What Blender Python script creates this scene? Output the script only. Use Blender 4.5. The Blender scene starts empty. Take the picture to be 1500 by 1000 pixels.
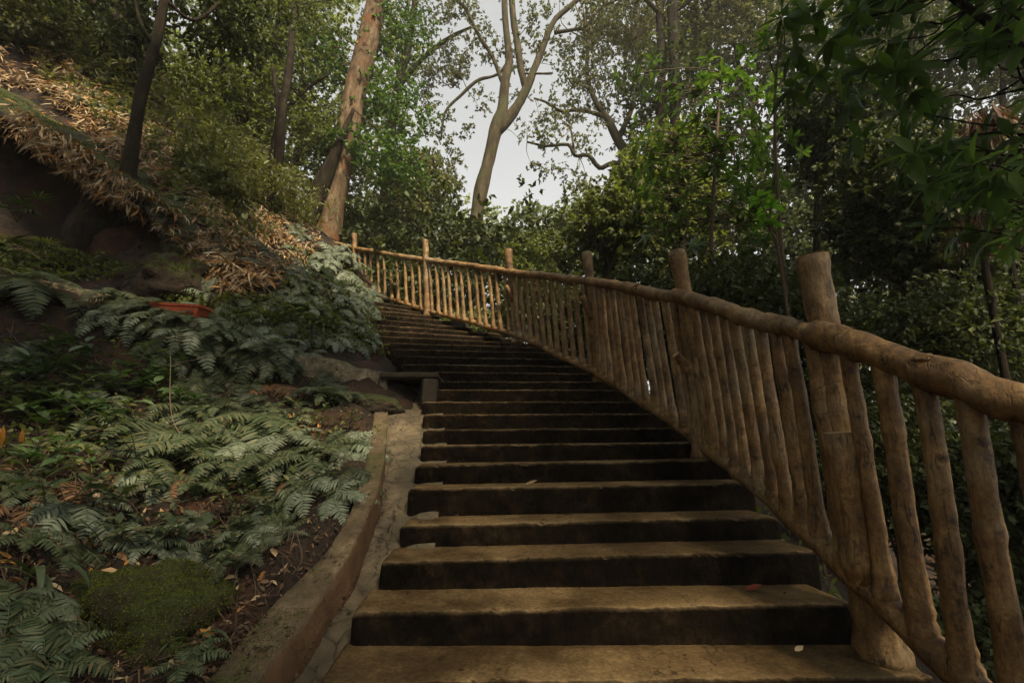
import bpy, math, random
import numpy as np
from mathutils import Vector, Matrix
R = math.radians
rng = np.random.default_rng(11); random.seed(5)
C = bpy.context.scene.collection

# ------------------------------------------------------------------ camera model (used to place things by bearing + real distance)
F = 653.9; PITCH = math.atan(147.57 / F); CP, SP = math.cos(PITCH), math.sin(PITCH)
def ray(px, py):
    a = (px - 750) / F; b = (500 - py) / F
    d = np.array([a, CP - b * SP, SP + b * CP]); return d / d[1]
def at(px, py, Y): return ray(px, py) * Y
def onplane(px, py, z0, s, y0):                       # plane z = z0 + s*(y-y0)
    d = ray(px, py); t = (z0 - s * y0) / (d[2] - s); return d * t
def pxsize(Y): return Y / F

# ------------------------------------------------------------------ helpers
def tag(o, label=None, cat=None, group=None, kind=None):
    if label: o['label'] = label
    if cat: o['category'] = cat
    if group: o['group'] = group
    if kind: o['kind'] = kind
    return o
def empty(name, loc):
    o = bpy.data.objects.new(name, None); C.objects.link(o); o.location = Vector(loc); o.empty_display_size = .1
    return o
def mesh_from(name, V, T, smooth=True):
    V = np.asarray(V, np.float32).reshape(-1, 3); T = np.asarray(T, np.int32)
    k = T.shape[1]; me = bpy.data.meshes.new(name)
    me.vertices.add(len(V)); me.vertices.foreach_set('co', V.ravel())
    me.loops.add(T.size); me.loops.foreach_set('vertex_index', T.ravel())
    me.polygons.add(len(T)); me.polygons.foreach_set('loop_start', np.arange(0, T.size, k, dtype=np.int32))
    me.polygons.foreach_set('use_smooth', np.full(len(T), smooth, dtype=bool))
    me.update(calc_edges=True); me.validate()
    return me
def link(name, me, m, parent=None):
    o = bpy.data.objects.new(name, me); C.objects.link(o)
    if m is not None and len(me.materials) == 0: me.materials.append(m)
    if parent is not None:
        o.parent = parent
    return o
def obj(name, V, T, m, parent=None, smooth=True):
    """world-space vertices; under a parent Empty they become local to it"""
    V = np.asarray(V, np.float64).reshape(-1, 3)
    org = np.zeros(3)
    if parent is not None:
        q = parent
        while q is not None: org = org + np.array(q.location); q = q.parent
    return link(name, mesh_from(name, V - org, T, smooth), m, parent)
def join(parts):
    Vs, Ts, n = [], [], 0
    for V, T in parts:
        Vs.append(np.asarray(V).reshape(-1, 3)); Ts.append(np.asarray(T) + n); n += len(Vs[-1])
    return np.concatenate(Vs), np.concatenate(Ts)
def quads2tris(Q):
    Q = np.asarray(Q); return np.concatenate([Q[:, [0, 1, 2]], Q[:, [0, 2, 3]]])

def _h(ix, iy, iz, s):
    n = (ix * 374761393 + iy * 668265263 + iz * 1442695041 + int(s) * 974634777) & 0xffffffff
    n = ((n ^ (n >> 13)) * 1274126177) & 0xffffffff
    return ((n ^ (n >> 16)) & 0xffff) / 65535.0
def vnoise(P, s=0):
    P = np.asarray(P, np.float64); i = np.floor(P).astype(np.int64); f = P - i; f = f * f * (3 - 2 * f)
    r = 0
    for dx in (0, 1):
        for dy in (0, 1):
            for dz in (0, 1):
                w = (f[..., 0] if dx else 1 - f[..., 0]) * (f[..., 1] if dy else 1 - f[..., 1]) * (f[..., 2] if dz else 1 - f[..., 2])
                r = r + w * _h(i[..., 0] + dx, i[..., 1] + dy, i[..., 2] + dz, s)
    return r * 2 - 1
def fbm(P, s=0, o=4, g=.5):
    r = 0; a = 1; P = np.asarray(P, np.float64)
    for k in range(o):
        r = r + a * vnoise(P, s + k * 7); P = P * 2.03 + 3.7; a *= g
    return r

def spline(pts, n):
    """Catmull-Rom through rows of any width"""
    P = np.asarray(pts, float); P = np.vstack([2 * P[0] - P[1], P, 2 * P[-1] - P[-2]])
    m = len(P) - 3; u = np.linspace(0, m - 1e-9, n); i = u.astype(int); t = (u - i)[:, None]
    a, b, c, d = P[i], P[i + 1], P[i + 2], P[i + 3]
    return .5 * ((2 * b) + (c - a) * t + (2 * a - 5 * b + 4 * c - d) * t * t + (3 * b - a - 3 * c + d) * t ** 3)
def tube(P, rad, seg=12, lump=0., lscale=6., seed=0, cap=True, dome=.0, rag=0.):
    """log / limb: rings along P with radii rad, knobbly if lump > 0"""
    P = np.asarray(P, float); n = len(P); rad = np.broadcast_to(np.asarray(rad, float), (n,))
    tan = np.gradient(P, axis=0); tan /= np.linalg.norm(tan, axis=1)[:, None] + 1e-9
    ref = np.array([0, 0, 1.]) if abs(tan[:, 2]).mean() < .75 else np.array([0, 1., 0])
    u = np.cross(tan, ref); u /= np.linalg.norm(u, axis=1)[:, None] + 1e-9; v = np.cross(tan, u)
    a = np.linspace(0, 2 * math.pi, seg, endpoint=False)
    ring = u[:, None, :] * np.cos(a)[None, :, None] + v[:, None, :] * np.sin(a)[None, :, None]
    r = rad[:, None] * np.ones((1, seg))
    if lump: r = r * (1 + lump * fbm((P[:, None, :] + ring * rad[:, None, None]) * lscale, seed, 3))
    V = (P[:, None, :] + ring * r[..., None]).reshape(-1, 3)
    i = np.arange(n - 1)[:, None] * seg; j = np.arange(seg)[None, :]; j2 = (j + 1) % seg
    Q = np.stack([i + j, i + j2, i + seg + j2, i + seg + j], -1).reshape(-1, 4)
    T = quads2tris(Q)
    if cap:
        V = np.vstack([V, P[0] - tan[0] * rad[0] * dome, P[-1] + tan[-1] * rad[-1] * dome]); b = n * seg
        jj = np.arange(seg); k2 = (jj + 1) % seg
        T = np.vstack([T, np.stack([np.full(seg, b), k2, jj], 1), np.stack([np.full(seg, b + 1), (n - 1) * seg + jj, (n - 1) * seg + k2], 1)])
    return V, T
def loft(S, closed=True, caps=True):
    """S: stations x profile x 3"""
    n, m, _ = S.shape; V = S.reshape(-1, 3)
    i = np.arange(n - 1)[:, None] * m; j = np.arange(m if closed else m - 1)[None, :]; j2 = (j + 1) % m
    T = quads2tris(np.stack([i + j, i + m + j, i + m + j2, i + j2], -1).reshape(-1, 4))
    if caps and closed:
        c0 = S[0].mean(0); c1 = S[-1].mean(0); V = np.vstack([V, c0, c1]); b = n * m; jj = np.arange(m); k2 = (jj + 1) % m
        T = np.vstack([T, np.stack([np.full(m, b), jj, k2], 1), np.stack([np.full(m, b + 1), (n - 1) * m + k2, (n - 1) * m + jj], 1)])
    return V, T
def grid(V):
    n, m, _ = V.shape
    i = np.arange(n - 1)[:, None] * m; j = np.arange(m - 1)[None, :]
    return V.reshape(-1, 3), quads2tris(np.stack([i + j, i + j + 1, i + m + j + 1, i + m + j], -1).reshape(-1, 4))
def ico(sub):
    import bmesh
    bm = bmesh.new(); bmesh.ops.create_icosphere(bm, subdivisions=sub, radius=1)
    V = np.array([v.co[:] for v in bm.verts]); T = np.array([[v.index for v in f.verts] for f in bm.faces]); bm.free()
    return V, T
def unit(A): return A / (np.linalg.norm(A, axis=-1, keepdims=True) + 1e-9)

def leafcloud(P, D, N, L, W, fine=False, curl=.15, fold=.25):
    """one pointed leaf per row: base P, along D, face normal N, length L, half width W"""
    n = len(P); D = unit(D); S = unit(np.cross(D, N)); N = np.cross(S, D)
    L = np.broadcast_to(L, (n,))[:, None]; W = np.broadcast_to(W, (n,))[:, None]; curl = np.broadcast_to(curl, (n,))[:, None]
    def pt(t, s, up=0): return P + D * L * t + S * W * s + N * (-curl * L * t * t + fold * W * abs(s) + up)
    if not fine:
        V = np.stack([pt(0, 0), pt(.42, 1), pt(1, 0), pt(.42, -1)], 1); T0 = np.array([[0, 1, 2], [0, 2, 3]])
    else:
        V = np.stack([pt(0, 0), pt(.25, .8), pt(.25, 0), pt(.25, -.8), pt(.6, .9), pt(.6, 0), pt(.6, -.9), pt(1, 0)], 1)
        T0 = np.array([[0, 1, 2], [0, 2, 3], [1, 4, 5], [1, 5, 2], [2, 5, 6], [2, 6, 3], [4, 7, 5], [5, 7, 6]])
    T = (T0[None] + (np.arange(n) * V.shape[1])[:, None, None]).reshape(-1, 3)
    return V.reshape(-1, 3), T
def rdir(n):
    return unit(rng.normal(size=(n, 3)))

# ------------------------------------------------------------------ materials
def nodes(name):
    m = bpy.data.materials.new(name); m.use_nodes = True; nt = m.node_tree
    return m, nt, nt.nodes['Principled BSDF'], nt.nodes['Material Output']
def ramp(nt, fac, cols):
    r = nt.nodes.new('ShaderNodeValToRGB'); e = r.color_ramp.elements
    while len(e) < len(cols): e.new(.5)
    for k, (p, c) in enumerate(cols): e[k].position = p; e[k].color = (*c, 1)
    nt.links.new(fac, r.inputs[0]); return r.outputs[0]
def noise(nt, scale, detail=6, rough=.6, vec=None, sx=None):
    n = nt.nodes.new('ShaderNodeTexNoise'); n.inputs['Scale'].default_value = scale; n.inputs['Detail'].default_value = detail
    n.inputs['Roughness'].default_value = rough
    tc = nt.nodes.new('ShaderNodeTexCoord'); v = tc.outputs['Object']
    if vec is not None: v = vec
    if sx is not None:
        mp = nt.nodes.new('ShaderNodeMapping'); mp.inputs['Scale'].default_value = sx; nt.links.new(v, mp.inputs[0]); v = mp.outputs[0]
    nt.links.new(v, n.inputs['Vector']); return n.outputs[0]
def mixc(nt, fac, a, b, mode='MIX'):
    m = nt.nodes.new('ShaderNodeMix'); m.data_type = 'RGBA'; m.blend_type = mode
    if isinstance(fac, float): m.inputs[0].default_value = fac
    else: nt.links.new(fac, m.inputs[0])
    for k, s in ((6, a), (7, b)):
        if isinstance(s, tuple): m.inputs[k].default_value = (*s, 1)
        else: nt.links.new(s, m.inputs[k])
    return m.outputs[2]
def bump(nt, b, height, strength, dist=.02):
    n = nt.nodes.new('ShaderNodeBump'); n.inputs['Strength'].default_value = strength; n.inputs['Distance'].default_value = dist
    nt.links.new(height, n.inputs['Height']); 
    if b.inputs['Normal'].is_linked: nt.links.new(b.inputs['Normal'].links[0].from_socket, n.inputs['Normal'])
    nt.links.new(n.outputs[0], b.inputs['Normal'])
def surf(name, cols, scale=4, rough=.85, bscale=30, bstr=.5, bdist=.01, patches=None, sx=None, fine=None, spec=.3, moss=None):
    m, nt, b, out = nodes(name)
    c = ramp(nt, noise(nt, scale, 8, .65, sx=sx), cols)
    if patches:
        sc, lo, hi, col = patches
        c = mixc(nt, ramp(nt, noise(nt, sc, 5), [(lo, (0, 0, 0)), (hi, (1, 1, 1))]), c, col)
    if fine: c = mixc(nt, .6, c, ramp(nt, noise(nt, fine, 4, .7), [(.3, (.55, .55, .55)), (.7, (1, 1, 1))]), 'MULTIPLY')
    if moss:                                               # moss grows on surfaces that face up
        sc, col, amt = moss
        g = nt.nodes.new('ShaderNodeNewGeometry'); sp = nt.nodes.new('ShaderNodeSeparateXYZ'); nt.links.new(g.outputs['Normal'], sp.inputs[0])
        a = nt.nodes.new('ShaderNodeMath'); a.operation = 'MULTIPLY_ADD'; nt.links.new(sp.outputs[2], a.inputs[0]); a.inputs[1].default_value = .35
        nt.links.new(noise(nt, sc, 6, .7), a.inputs[2])
        c = mixc(nt, ramp(nt, a.outputs[0], [(amt, (0, 0, 0)), (min(amt + .15, 1), (1, 1, 1))]), c, ramp(nt, noise(nt, 60, 3), [(.3, tuple(x * .5 for x in col)), (.7, col)]))
    nt.links.new(c, b.inputs['Base Color']); b.inputs['Roughness'].default_value = rough; b.inputs['Specular IOR Level'].default_value = spec
    if bstr: bump(nt, b, noise(nt, bscale, 8, .7, sx=sx), bstr, bdist)
    return m
def leafmat(name, cols, trans=.35, rough=.45, spec=.35, tcol=None, objvar=.25):
    m, nt, b, out = nodes(name)
    g = nt.nodes.new('ShaderNodeNewGeometry')
    c = ramp(nt, g.outputs['Random Per Island'], [(k / (len(cols) - 1), c) for k, c in enumerate(cols)])
    oi = nt.nodes.new('ShaderNodeObjectInfo')
    hs = nt.nodes.new('ShaderNodeHueSaturation')
    mr = nt.nodes.new('ShaderNodeMapRange'); mr.inputs[3].default_value = 1 - objvar; mr.inputs[4].default_value = 1 + objvar
    nt.links.new(oi.outputs['Random'], mr.inputs[0]); nt.links.new(mr.outputs[0], hs.inputs['Value']); nt.links.new(c, hs.inputs['Color'])
    c = hs.outputs[0]
    nt.links.new(c, b.inputs['Base Color']); b.inputs['Roughness'].default_value = rough; b.inputs['Specular IOR Level'].default_value = spec
    t = nt.nodes.new('ShaderNodeBsdfTranslucent'); tc = mixc(nt, 1., c, tcol or (1.6, 1.7, .7), 'MULTIPLY'); nt.links.new(tc, t.inputs[0])
    mx = nt.nodes.new('ShaderNodeMixShader'); mx.inputs[0].default_value = trans
    nt.links.new(b.outputs[0], mx.inputs[1]); nt.links.new(t.outputs[0], mx.inputs[2]); nt.links.new(mx.outputs[0], out.inputs[0])
    return m
MT = {}
MT['soil'] = surf('soil', [(.3, (.010, .007, .004)), (.5, (.024, .015, .009)), (.7, (.045, .026, .014))], 3.2, .95, 24, 1., .05, patches=(1.6, .52, .68, (.06, .023, .011)), fine=60)
MT['step'] = None
def step_mat():
    m, nt, b, out = nodes('step_stone')
    c = ramp(nt, noise(nt, 3.5, 8, .7), [(.3, (.085, .053, .022)), (.5, (.15, .098, .044)), (.7, (.23, .155, .072))])
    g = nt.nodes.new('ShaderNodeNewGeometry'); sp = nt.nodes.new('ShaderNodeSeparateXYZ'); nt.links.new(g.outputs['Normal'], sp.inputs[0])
    alg_shade = ramp(nt, noise(nt, 9, 6, .7), [(.34, (.004, .0026, .0014)), (.54, (.013, .0085, .0045)), (.74, (.04, .026, .013))])      # damp algae plus shade, both painted dark into the unworn faces
    c = mixc(nt, ramp(nt, sp.outputs[2], [(.55, (0, 0, 0)), (.85, (1, 1, 1))]), alg_shade, c)
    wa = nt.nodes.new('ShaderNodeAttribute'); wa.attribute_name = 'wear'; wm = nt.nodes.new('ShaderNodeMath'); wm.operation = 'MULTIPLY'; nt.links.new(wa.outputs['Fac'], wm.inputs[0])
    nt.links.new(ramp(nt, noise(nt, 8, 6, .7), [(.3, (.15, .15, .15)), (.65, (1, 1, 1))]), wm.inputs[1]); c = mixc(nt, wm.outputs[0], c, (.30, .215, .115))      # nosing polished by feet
    c = mixc(nt, .75, c, ramp(nt, noise(nt, 55, 5, .8), [(.36, (.35, .35, .35)), (.62, (1, 1, 1))]), 'MULTIPLY')
    nt.links.new(c, b.inputs['Base Color']); oi = nt.nodes.new('ShaderNodeObjectInfo'); mr = nt.nodes.new('ShaderNodeMapRange'); mr.inputs[3].default_value = .75; mr.inputs[4].default_value = 1.2; nt.links.new(oi.outputs['Random'], mr.inputs[0])
    hv = nt.nodes.new('ShaderNodeHueSaturation'); nt.links.new(mr.outputs[0], hv.inputs['Value']); nt.links.new(b.inputs['Base Color'].links[0].from_socket, hv.inputs['Color'])
    st = ramp(nt, noise(nt, 2.1, 7, .7), [(.42, (.42, .40, .36)), (.58, (1, 1, 1))]); nt.links.new(mixc(nt, .8, hv.outputs[0], st, 'MULTIPLY'), b.inputs['Base Color'])
    b.inputs['Roughness'].default_value = .95; b.inputs['Specular IOR Level'].default_value = .08
    bump(nt, b, noise(nt, 26, 8, .78), .9, .014)
    vo = nt.nodes.new('ShaderNodeTexVoronoi'); vo.inputs['Scale'].default_value = 1; tc = nt.nodes.new('ShaderNodeTexCoord'); mp = nt.nodes.new('ShaderNodeMapping'); mp.inputs['Scale'].default_value = (38, 17, 20)
    nt.links.new(tc.outputs['Object'], mp.inputs[0]); nt.links.new(mp.outputs[0], vo.inputs['Vector']); bump(nt, b, vo.outputs['Distance'], .35, .012)                 # chisel marks
    return m
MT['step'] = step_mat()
def drain_mat():
    m, nt, b, out = nodes('drain_stone')
    tc = nt.nodes.new('ShaderNodeTexCoord'); nz = nt.nodes.new('ShaderNodeTexNoise'); nz.inputs['Scale'].default_value = 4; nt.links.new(tc.outputs['Object'], nz.inputs['Vector'])
    vm = nt.nodes.new('ShaderNodeVectorMath'); vm.operation = 'MULTIPLY_ADD'; nt.links.new(nz.outputs['Color'], vm.inputs[0]); vm.inputs[1].default_value = (.3, .3, .3); nt.links.new(tc.outputs['Object'], vm.inputs[2])
    v = nt.nodes.new('ShaderNodeTexVoronoi'); v.feature = 'DISTANCE_TO_EDGE'; v.inputs['Scale'].default_value = 6.2; nt.links.new(vm.outputs[0], v.inputs['Vector'])
    c = ramp(nt, noise(nt, 5, 8, .7), [(.3, (.055, .040, .02)), (.55, (.115, .087, .047)), (.75, (.20, .155, .088))])
    e = ramp(nt, v.outputs['Distance'], [(.0, (0, 0, 0)), (.05, (.75, .75, .75)), (.16, (1, 1, 1))])
    e2 = mixc(nt, ramp(nt, noise(nt, 3, 4), [(.35, (0, 0, 0)), (.75, (1, 1, 1))]), e, (1., 1., 1.))
    c = mixc(nt, e2, (.06, .045, .024), c)
    c = mixc(nt, .6, c, ramp(nt, noise(nt, 38, 6, .8), [(.35, (.45, .45, .45)), (.6, (1, 1, 1))]), 'MULTIPLY')
    c = mixc(nt, ramp(nt, noise(nt, 2.3, 5), [(.5, (0, 0, 0)), (.7, (1, 1, 1))]), c, (.10, .085, .045))
    c = mixc(nt, .9, c, ramp(nt, noise(nt, 2.6, 6, .7), [(.4, (.4, .36, .3)), (.6, (1, 1, 1))]), 'MULTIPLY')
    nt.links.new(c, b.inputs['Base Color']); b.inputs['Roughness'].default_value = .8
    bump(nt, b, e2, .5, .03); bump(nt, b, noise(nt, 35, 6, .7), .5, .008)
    return m
MT['drain'] = drain_mat()
MT['kerb'] = surf('kerb_stone', [(.3, (.045, .031, .016)), (.5, (.105, .075, .04)), (.72, (.22, .168, .098))], 6, .85, 45, 1., .02, patches=(3.2, .5, .6, (.07, .062, .022)), fine=26)
def side_stain(m, col, lo=.2, hi=.6):
    nt = m.node_tree; b = nt.nodes['Principled BSDF']; src = b.inputs['Base Color'].links[0].from_socket
    g = nt.nodes.new('ShaderNodeNewGeometry'); sp = nt.nodes.new('ShaderNodeSeparateXYZ'); nt.links.new(g.outputs['Normal'], sp.inputs[0])
    nt.links.new(mixc(nt, ramp(nt, sp.outputs[2], [(lo, (1, 1, 1)), (hi, (0, 0, 0))]), src, ramp(nt, noise(nt, 7, 6, .7), [(.3, tuple(x * .4 for x in col)), (.7, col)])), b.inputs['Base Color'])
side_stain(MT['kerb'], (.13, .07, .03))
MT['wallstone'] = surf('old_concrete', [(.32, (.05, .038, .022)), (.5, (.14, .11, .07)), (.68, (.32, .255, .165))], 5, .9, 25, 1., .03, patches=(4, .48, .58, (.045, .042, .018)), fine=30, moss=(5, (.06, .08, .02), .74))
MT['slab'] = surf('slab_stone', [(.3, (.012, .009, .005)), (.7, (.036, .026, .015))], 5, .85, 30, .6, .01, fine=45)
MT['rock'] = surf('mossy_rock', [(.3, (.016, .011, .007)), (.55, (.042, .028, .017)), (.75, (.09, .056, .033))], 5, .9, 20, 1., .06, fine=40, moss=(3.5, (.05, .06, .014), .62))
MT['redrock'] = surf('red_rock', [(.3, (.015, .008, .005)), (.55, (.06, .024, .012)), (.75, (.12, .048, .023))], 6, .9, 20, 1., .06, fine=40)
def log_mat(name, k=1.):
    m, nt, b, out = nodes(name)
    c = ramp(nt, noise(nt, 5, 8, .7), [(.30, (.07 * k, .033 * k, .011 * k)), (.5, (.27 * k, .148 * k, .048 * k)), (.70, (.50 * k, .31 * k, .115 * k))])
    c = mixc(nt, ramp(nt, noise(nt, 2.2, 6, .6), [(.5, (0, 0, 0)), (.7, (1, 1, 1))]), c, (.36 * k, .26 * k, .14 * k))
    c = mixc(nt, ramp(nt, noise(nt, 13, 6, .7), [(.56, (0, 0, 0)), (.68, (1, 1, 1))]), c, (.06 * k, .033 * k, .016 * k))
    c = mixc(nt, .75, c, ramp(nt, noise(nt, 30, 7, .85, sx=(1, 1, .2)), [(.38, (.22, .20, .18)), (.6, (1, 1, 1))]), 'MULTIPLY')
    c = mixc(nt, .6, c, ramp(nt, noise(nt, 70, 5, .75), [(.35, (.5, .5, .5)), (.62, (1, 1, 1))]), 'MULTIPLY')
    nt.links.new(c, b.inputs['Base Color']); b.inputs['Roughness'].default_value = .62; b.inputs['Specular IOR Level'].default_value = .35
    bump(nt, b, noise(nt, 9, 5, .6), .5, .03); bump(nt, b, noise(nt, 40, 6, .75, sx=(1, 1, .3)), .6, .010)
    return m
MT['log'] = log_mat('weathered_log', .9); MT['cut'] = surf('cut_wood', [(.3, (.24, .14, .06)), (.7, (.42, .28, .14))], 14, .7, 60, .3, .004)
def cracks(m, scale, sx, width, amt, dark, dist=.008, strength=.5):
    nt = m.node_tree; b = nt.nodes['Principled BSDF']; src = b.inputs['Base Color'].links[0].from_socket
    n = noise(nt, scale, 3, .6, sx=sx); band = ramp(nt, n, [(.5 - width, (1, 1, 1)), (.5, (0, 0, 0)), (.5 + width, (1, 1, 1))])
    gate = ramp(nt, noise(nt, scale * .55, 3), [(.46, (1, 1, 1)), (.56, (0, 0, 0))]); e = mixc(nt, gate, band, (1., 1., 1.))
    k = nt.nodes.new('ShaderNodeMath'); k.operation = 'MULTIPLY_ADD'; nt.links.new(e, k.inputs[0]); k.inputs[1].default_value = -amt; k.inputs[2].default_value = amt
    nt.links.new(mixc(nt, k.outputs[0], src, dark), b.inputs['Base Color']); bump(nt, b, e, strength, dist)
cracks(MT['log'], 13, (1, 1, .16), .022, .8, (.02, .010, .004)); cracks(MT['step'], 3.2, (1, 1, 1), .007, .75, (.010, .007, .004)); cracks(MT['wallstone'], 4.5, (1, 1, 1), .012, .8, (.02, .015, .009), .02, .8); cracks(MT['rock'], 3.5, (1, 1, 1), .012, .7, (.008, .006, .004), .03, .9); cracks(MT['kerb'], 4, (1, 1, 1), .008, .7, (.014, .010, .006))
def bark(name, lo, mid, hi, patch=None, vs=.3):
    return surf(name, [(.3, lo), (.52, mid), (.72, hi)], 7, .9, 22, 1., .03, patches=patch, sx=(1, 1, vs), fine=50, spec=.06)
MT['bark_dark'] = bark('dark_bark', (.008, .006, .004), (.018, .013, .008), (.04, .03, .018), (3, .55, .65, (.025, .025, .012)))
MT['bark_tan'] = bark('tan_bark', (.04, .026, .015), (.105, .07, .04), (.22, .165, .105), (2.5, .55, .64, (.125, .055, .024)))
MT['bark_grey'] = bark('grey_bark', (.028, .021, .013), (.062, .049, .029), (.115, .095, .06), (3, .5, .62, (.05, .052, .024)))
MT['twig'] = surf('twig_bark', [(.3, (.05, .035, .022)), (.7, (.12, .085, .055))], 12, .9, 40, .4, .005)
MT['terracotta'] = surf('terracotta_plastic', [(.3, (.16, .03, .012)), (.7, (.25, .055, .022))], 6, .5, 40, .15, .004, fine=30)
MT['lf_mid'] = leafmat('leaf_mid', [(.04, .05, .014), (.075, .09, .024), (.125, .145, .038), (.06, .07, .026)], .35, .55, .22)
MT['lf_olive'] = leafmat('leaf_olive', [(.04, .045, .018), (.075, .082, .03), (.12, .125, .05), (.09, .085, .045)], .3, .55, .22)
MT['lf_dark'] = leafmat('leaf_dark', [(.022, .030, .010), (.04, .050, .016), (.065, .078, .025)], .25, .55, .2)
MT['lf_bright'] = leafmat('leaf_bright', [(.035, .07, .015), (.06, .112, .023), (.10, .155, .035)], .4, .42, .4)
MT['lf_big'] = leafmat('leaf_big', [(.022, .046, .010), (.035, .068, .014), (.055, .095, .02)], .4, .55, .2)
MT['lf_lime'] = leafmat('leaf_lime', [(.09, .2, .02), (.13, .26, .035)], .45, .4, .4)
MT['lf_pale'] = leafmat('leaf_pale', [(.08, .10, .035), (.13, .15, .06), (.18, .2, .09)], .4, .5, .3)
MT['fern'] = leafmat('fern_green', [(.022, .034, .014), (.040, .057, .026), (.065, .084, .042), (.085, .082, .038)], .3, .5, .3, objvar=.35)
MT['fern_pale'] = leafmat('fern_pale', [(.075, .096, .06), (.115, .138, .092), (.16, .182, .128)], .3, .5, .35, objvar=.25)
MT['broad'] = leafmat('broad_leaf', [(.03, .06, .018), (.05, .085, .03), (.075, .11, .045)], .25, .42, .4)
MT['litter'] = leafmat('dry_leaf', [(.05, .033, .017), (.16, .11, .058), (.29, .215, .122), (.42, .33, .20), (.32, .15, .03), (.11, .075, .042)], .2, .6, .3, (1.2, 1., .7), .0)
MT['deadfrond'] = leafmat('dead_frond', [(.06, .035, .02), (.12, .065, .035), (.18, .10, .05)], .2, .7, .2, (1.2, 1., .7), .1)
MT['moss'] = leafmat('moss', [(.028, .036, .008), (.06, .074, .014), (.11, .12, .026)], .3, .8, .1, objvar=.05)
MT['red_leaf'] = leafmat('red_leaf', [(.22, .04, .015), (.26, .05, .02)], .2, .5, .3, (1.2, 1, .7)); MT['tan_leaf'] = leafmat('tan_leaf', [(.36, .22, .10), (.4, .28, .15)], .2, .5, .3, (1.2, 1, .7))
MT['white_leaf'] = leafmat('white_leaf', [(.5, .46, .36), (.55, .5, .42)], .2, .5, .3, (1., 1, .9))
MT['orange_leaf'] = leafmat('orange_leaf', [(.20, .085, .015), (.26, .12, .02)], .3, .6, .15, (1.2, 1, .6))

# ------------------------------------------------------------------ stair geometry
E0, TR, D1, A0, A1, A2 = .7649, .3104, 2.29542, .0871082, -.01604877, .001486635
CL = {}; x, y = 0., D1
for k in range(1, 29):
    th = min(A0 + A1 * k + A2 * k * k, .62); CL[k] = (x, y, th); x -= math.sin(th) * TR; y += math.cos(th) * TR
for k in range(0, -5, -1): CL[k] = (.02 + .03 * -k, D1 - (1 - k) * TR, .08)
def ZK(k): return -E0 + (k - 1) * .15
def online(k, px, z):
    cx, cy, th = CL[k]; m = (px - 750) / F; dx, dy = math.cos(th), math.sin(th)
    t = (m * (cy * CP + z * SP) - cx) / (dx - m * dy * CP); return cx + t * dx, cy + t * dy
LEFT = {0: (470, 1000), 1: (520, 897), 2: (562, 822), 3: (591, 769), 4: (601, 716), 5: (611, 681), 6: (620, 652), 7: (623, 629), 8: (622, 606.7), 9: (621, 588), 10: (638, 570), 11: (638, 558), 12: (638, 544), 13: (600, 533), 14: (593, 521), 15: (585, 511), 16: (576, 502), 17: (566, 492.5), 18: (560, 484), 19: (548, 475), 20: (545, 467), 21: (543, 459.5), 22: (541, 453)}
RIGHT = {0: (1350, 999), 1: (1235, 882), 2: (1186, 806), 3: (1130, 757), 4: (1095, 706), 5: (1062, 673), 6: (1030, 647), 7: (1000, 626), 8: (965, 605), 9: (940, 588), 10: (919, 570.5), 11: (889, 558.5), 12: (862, 547), 13: (834, 536), 14: (814, 525.5), 15: (795, 516), 16: (777, 508), 17: (764, 502), 18: (742, 495), 19: (712, 487), 20: (672, 478), 21: (650, 469), 22: (624, 461)}
EDGE = {}
for k in range(-4, 27):
    z = ZK(k)
    if k in LEFT:
        e = []
        for (px, py) in (LEFT[k], RIGHT[k]):
            X, Y = online(k, px, z); zz = ray(px, py)[2] * Y
            e.append(np.array([X, Y, z + max(-.035, min(.035, zz - z))]))
        EDGE[k] = e
    else:
        cx, cy, th = CL[k]; a, b = (-.72, 1.72) if k < 0 else (-2.2 - (k - 22) * .1, -.9)
        EDGE[k] = [np.array([cx + a * math.cos(th), cy + a * math.sin(th), z]), np.array([cx + b * math.cos(th), cy + b * math.sin(th), z])]
LE = {}; RE = {}
for k in EDGE:
    l, r = EDGE[k]; d = unit(r - l)
    extL = .02 if k <= 9 else (.03 if k <= 12 else .1 if k < 18 else .4)
    LE[k] = l - d * extL; RE[k] = r + d * (.06 if k < 5 else .1 if k < 13 else .28)

# ------------------------------------------------------------------ drain, kerb reference planes
DS, DY, DZ = .483, 2.24, -.935
def bedz(y): return DZ + DS * (y - DY)
kin_px = [(380, 995), (415, 945), (450, 895), (487, 845), (515, 810), (537, 765), (555, 715), (562, 680), (567, 625), (567, 600)]        # inner top edge of the kerb
kout_px = [(300, 992), (345, 942), (380, 900), (432, 850), (478, 802), (507, 757), (524, 712), (534, 680), (544, 628), (546, 603)]
KIN = np.array([onplane(a, b, DZ + .2, DS, DY) for a, b in kin_px]); KOUT = np.array([onplane(a, b, DZ + .2, DS, DY) for a, b in kout_px])
KIN = np.vstack([KIN[0] - (KIN[2] - KIN[0]) * 2.2, KIN]); KOUT = np.vstack([KOUT[0] - (KOUT[2] - KOUT[0]) * 2.2, KOUT])

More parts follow.
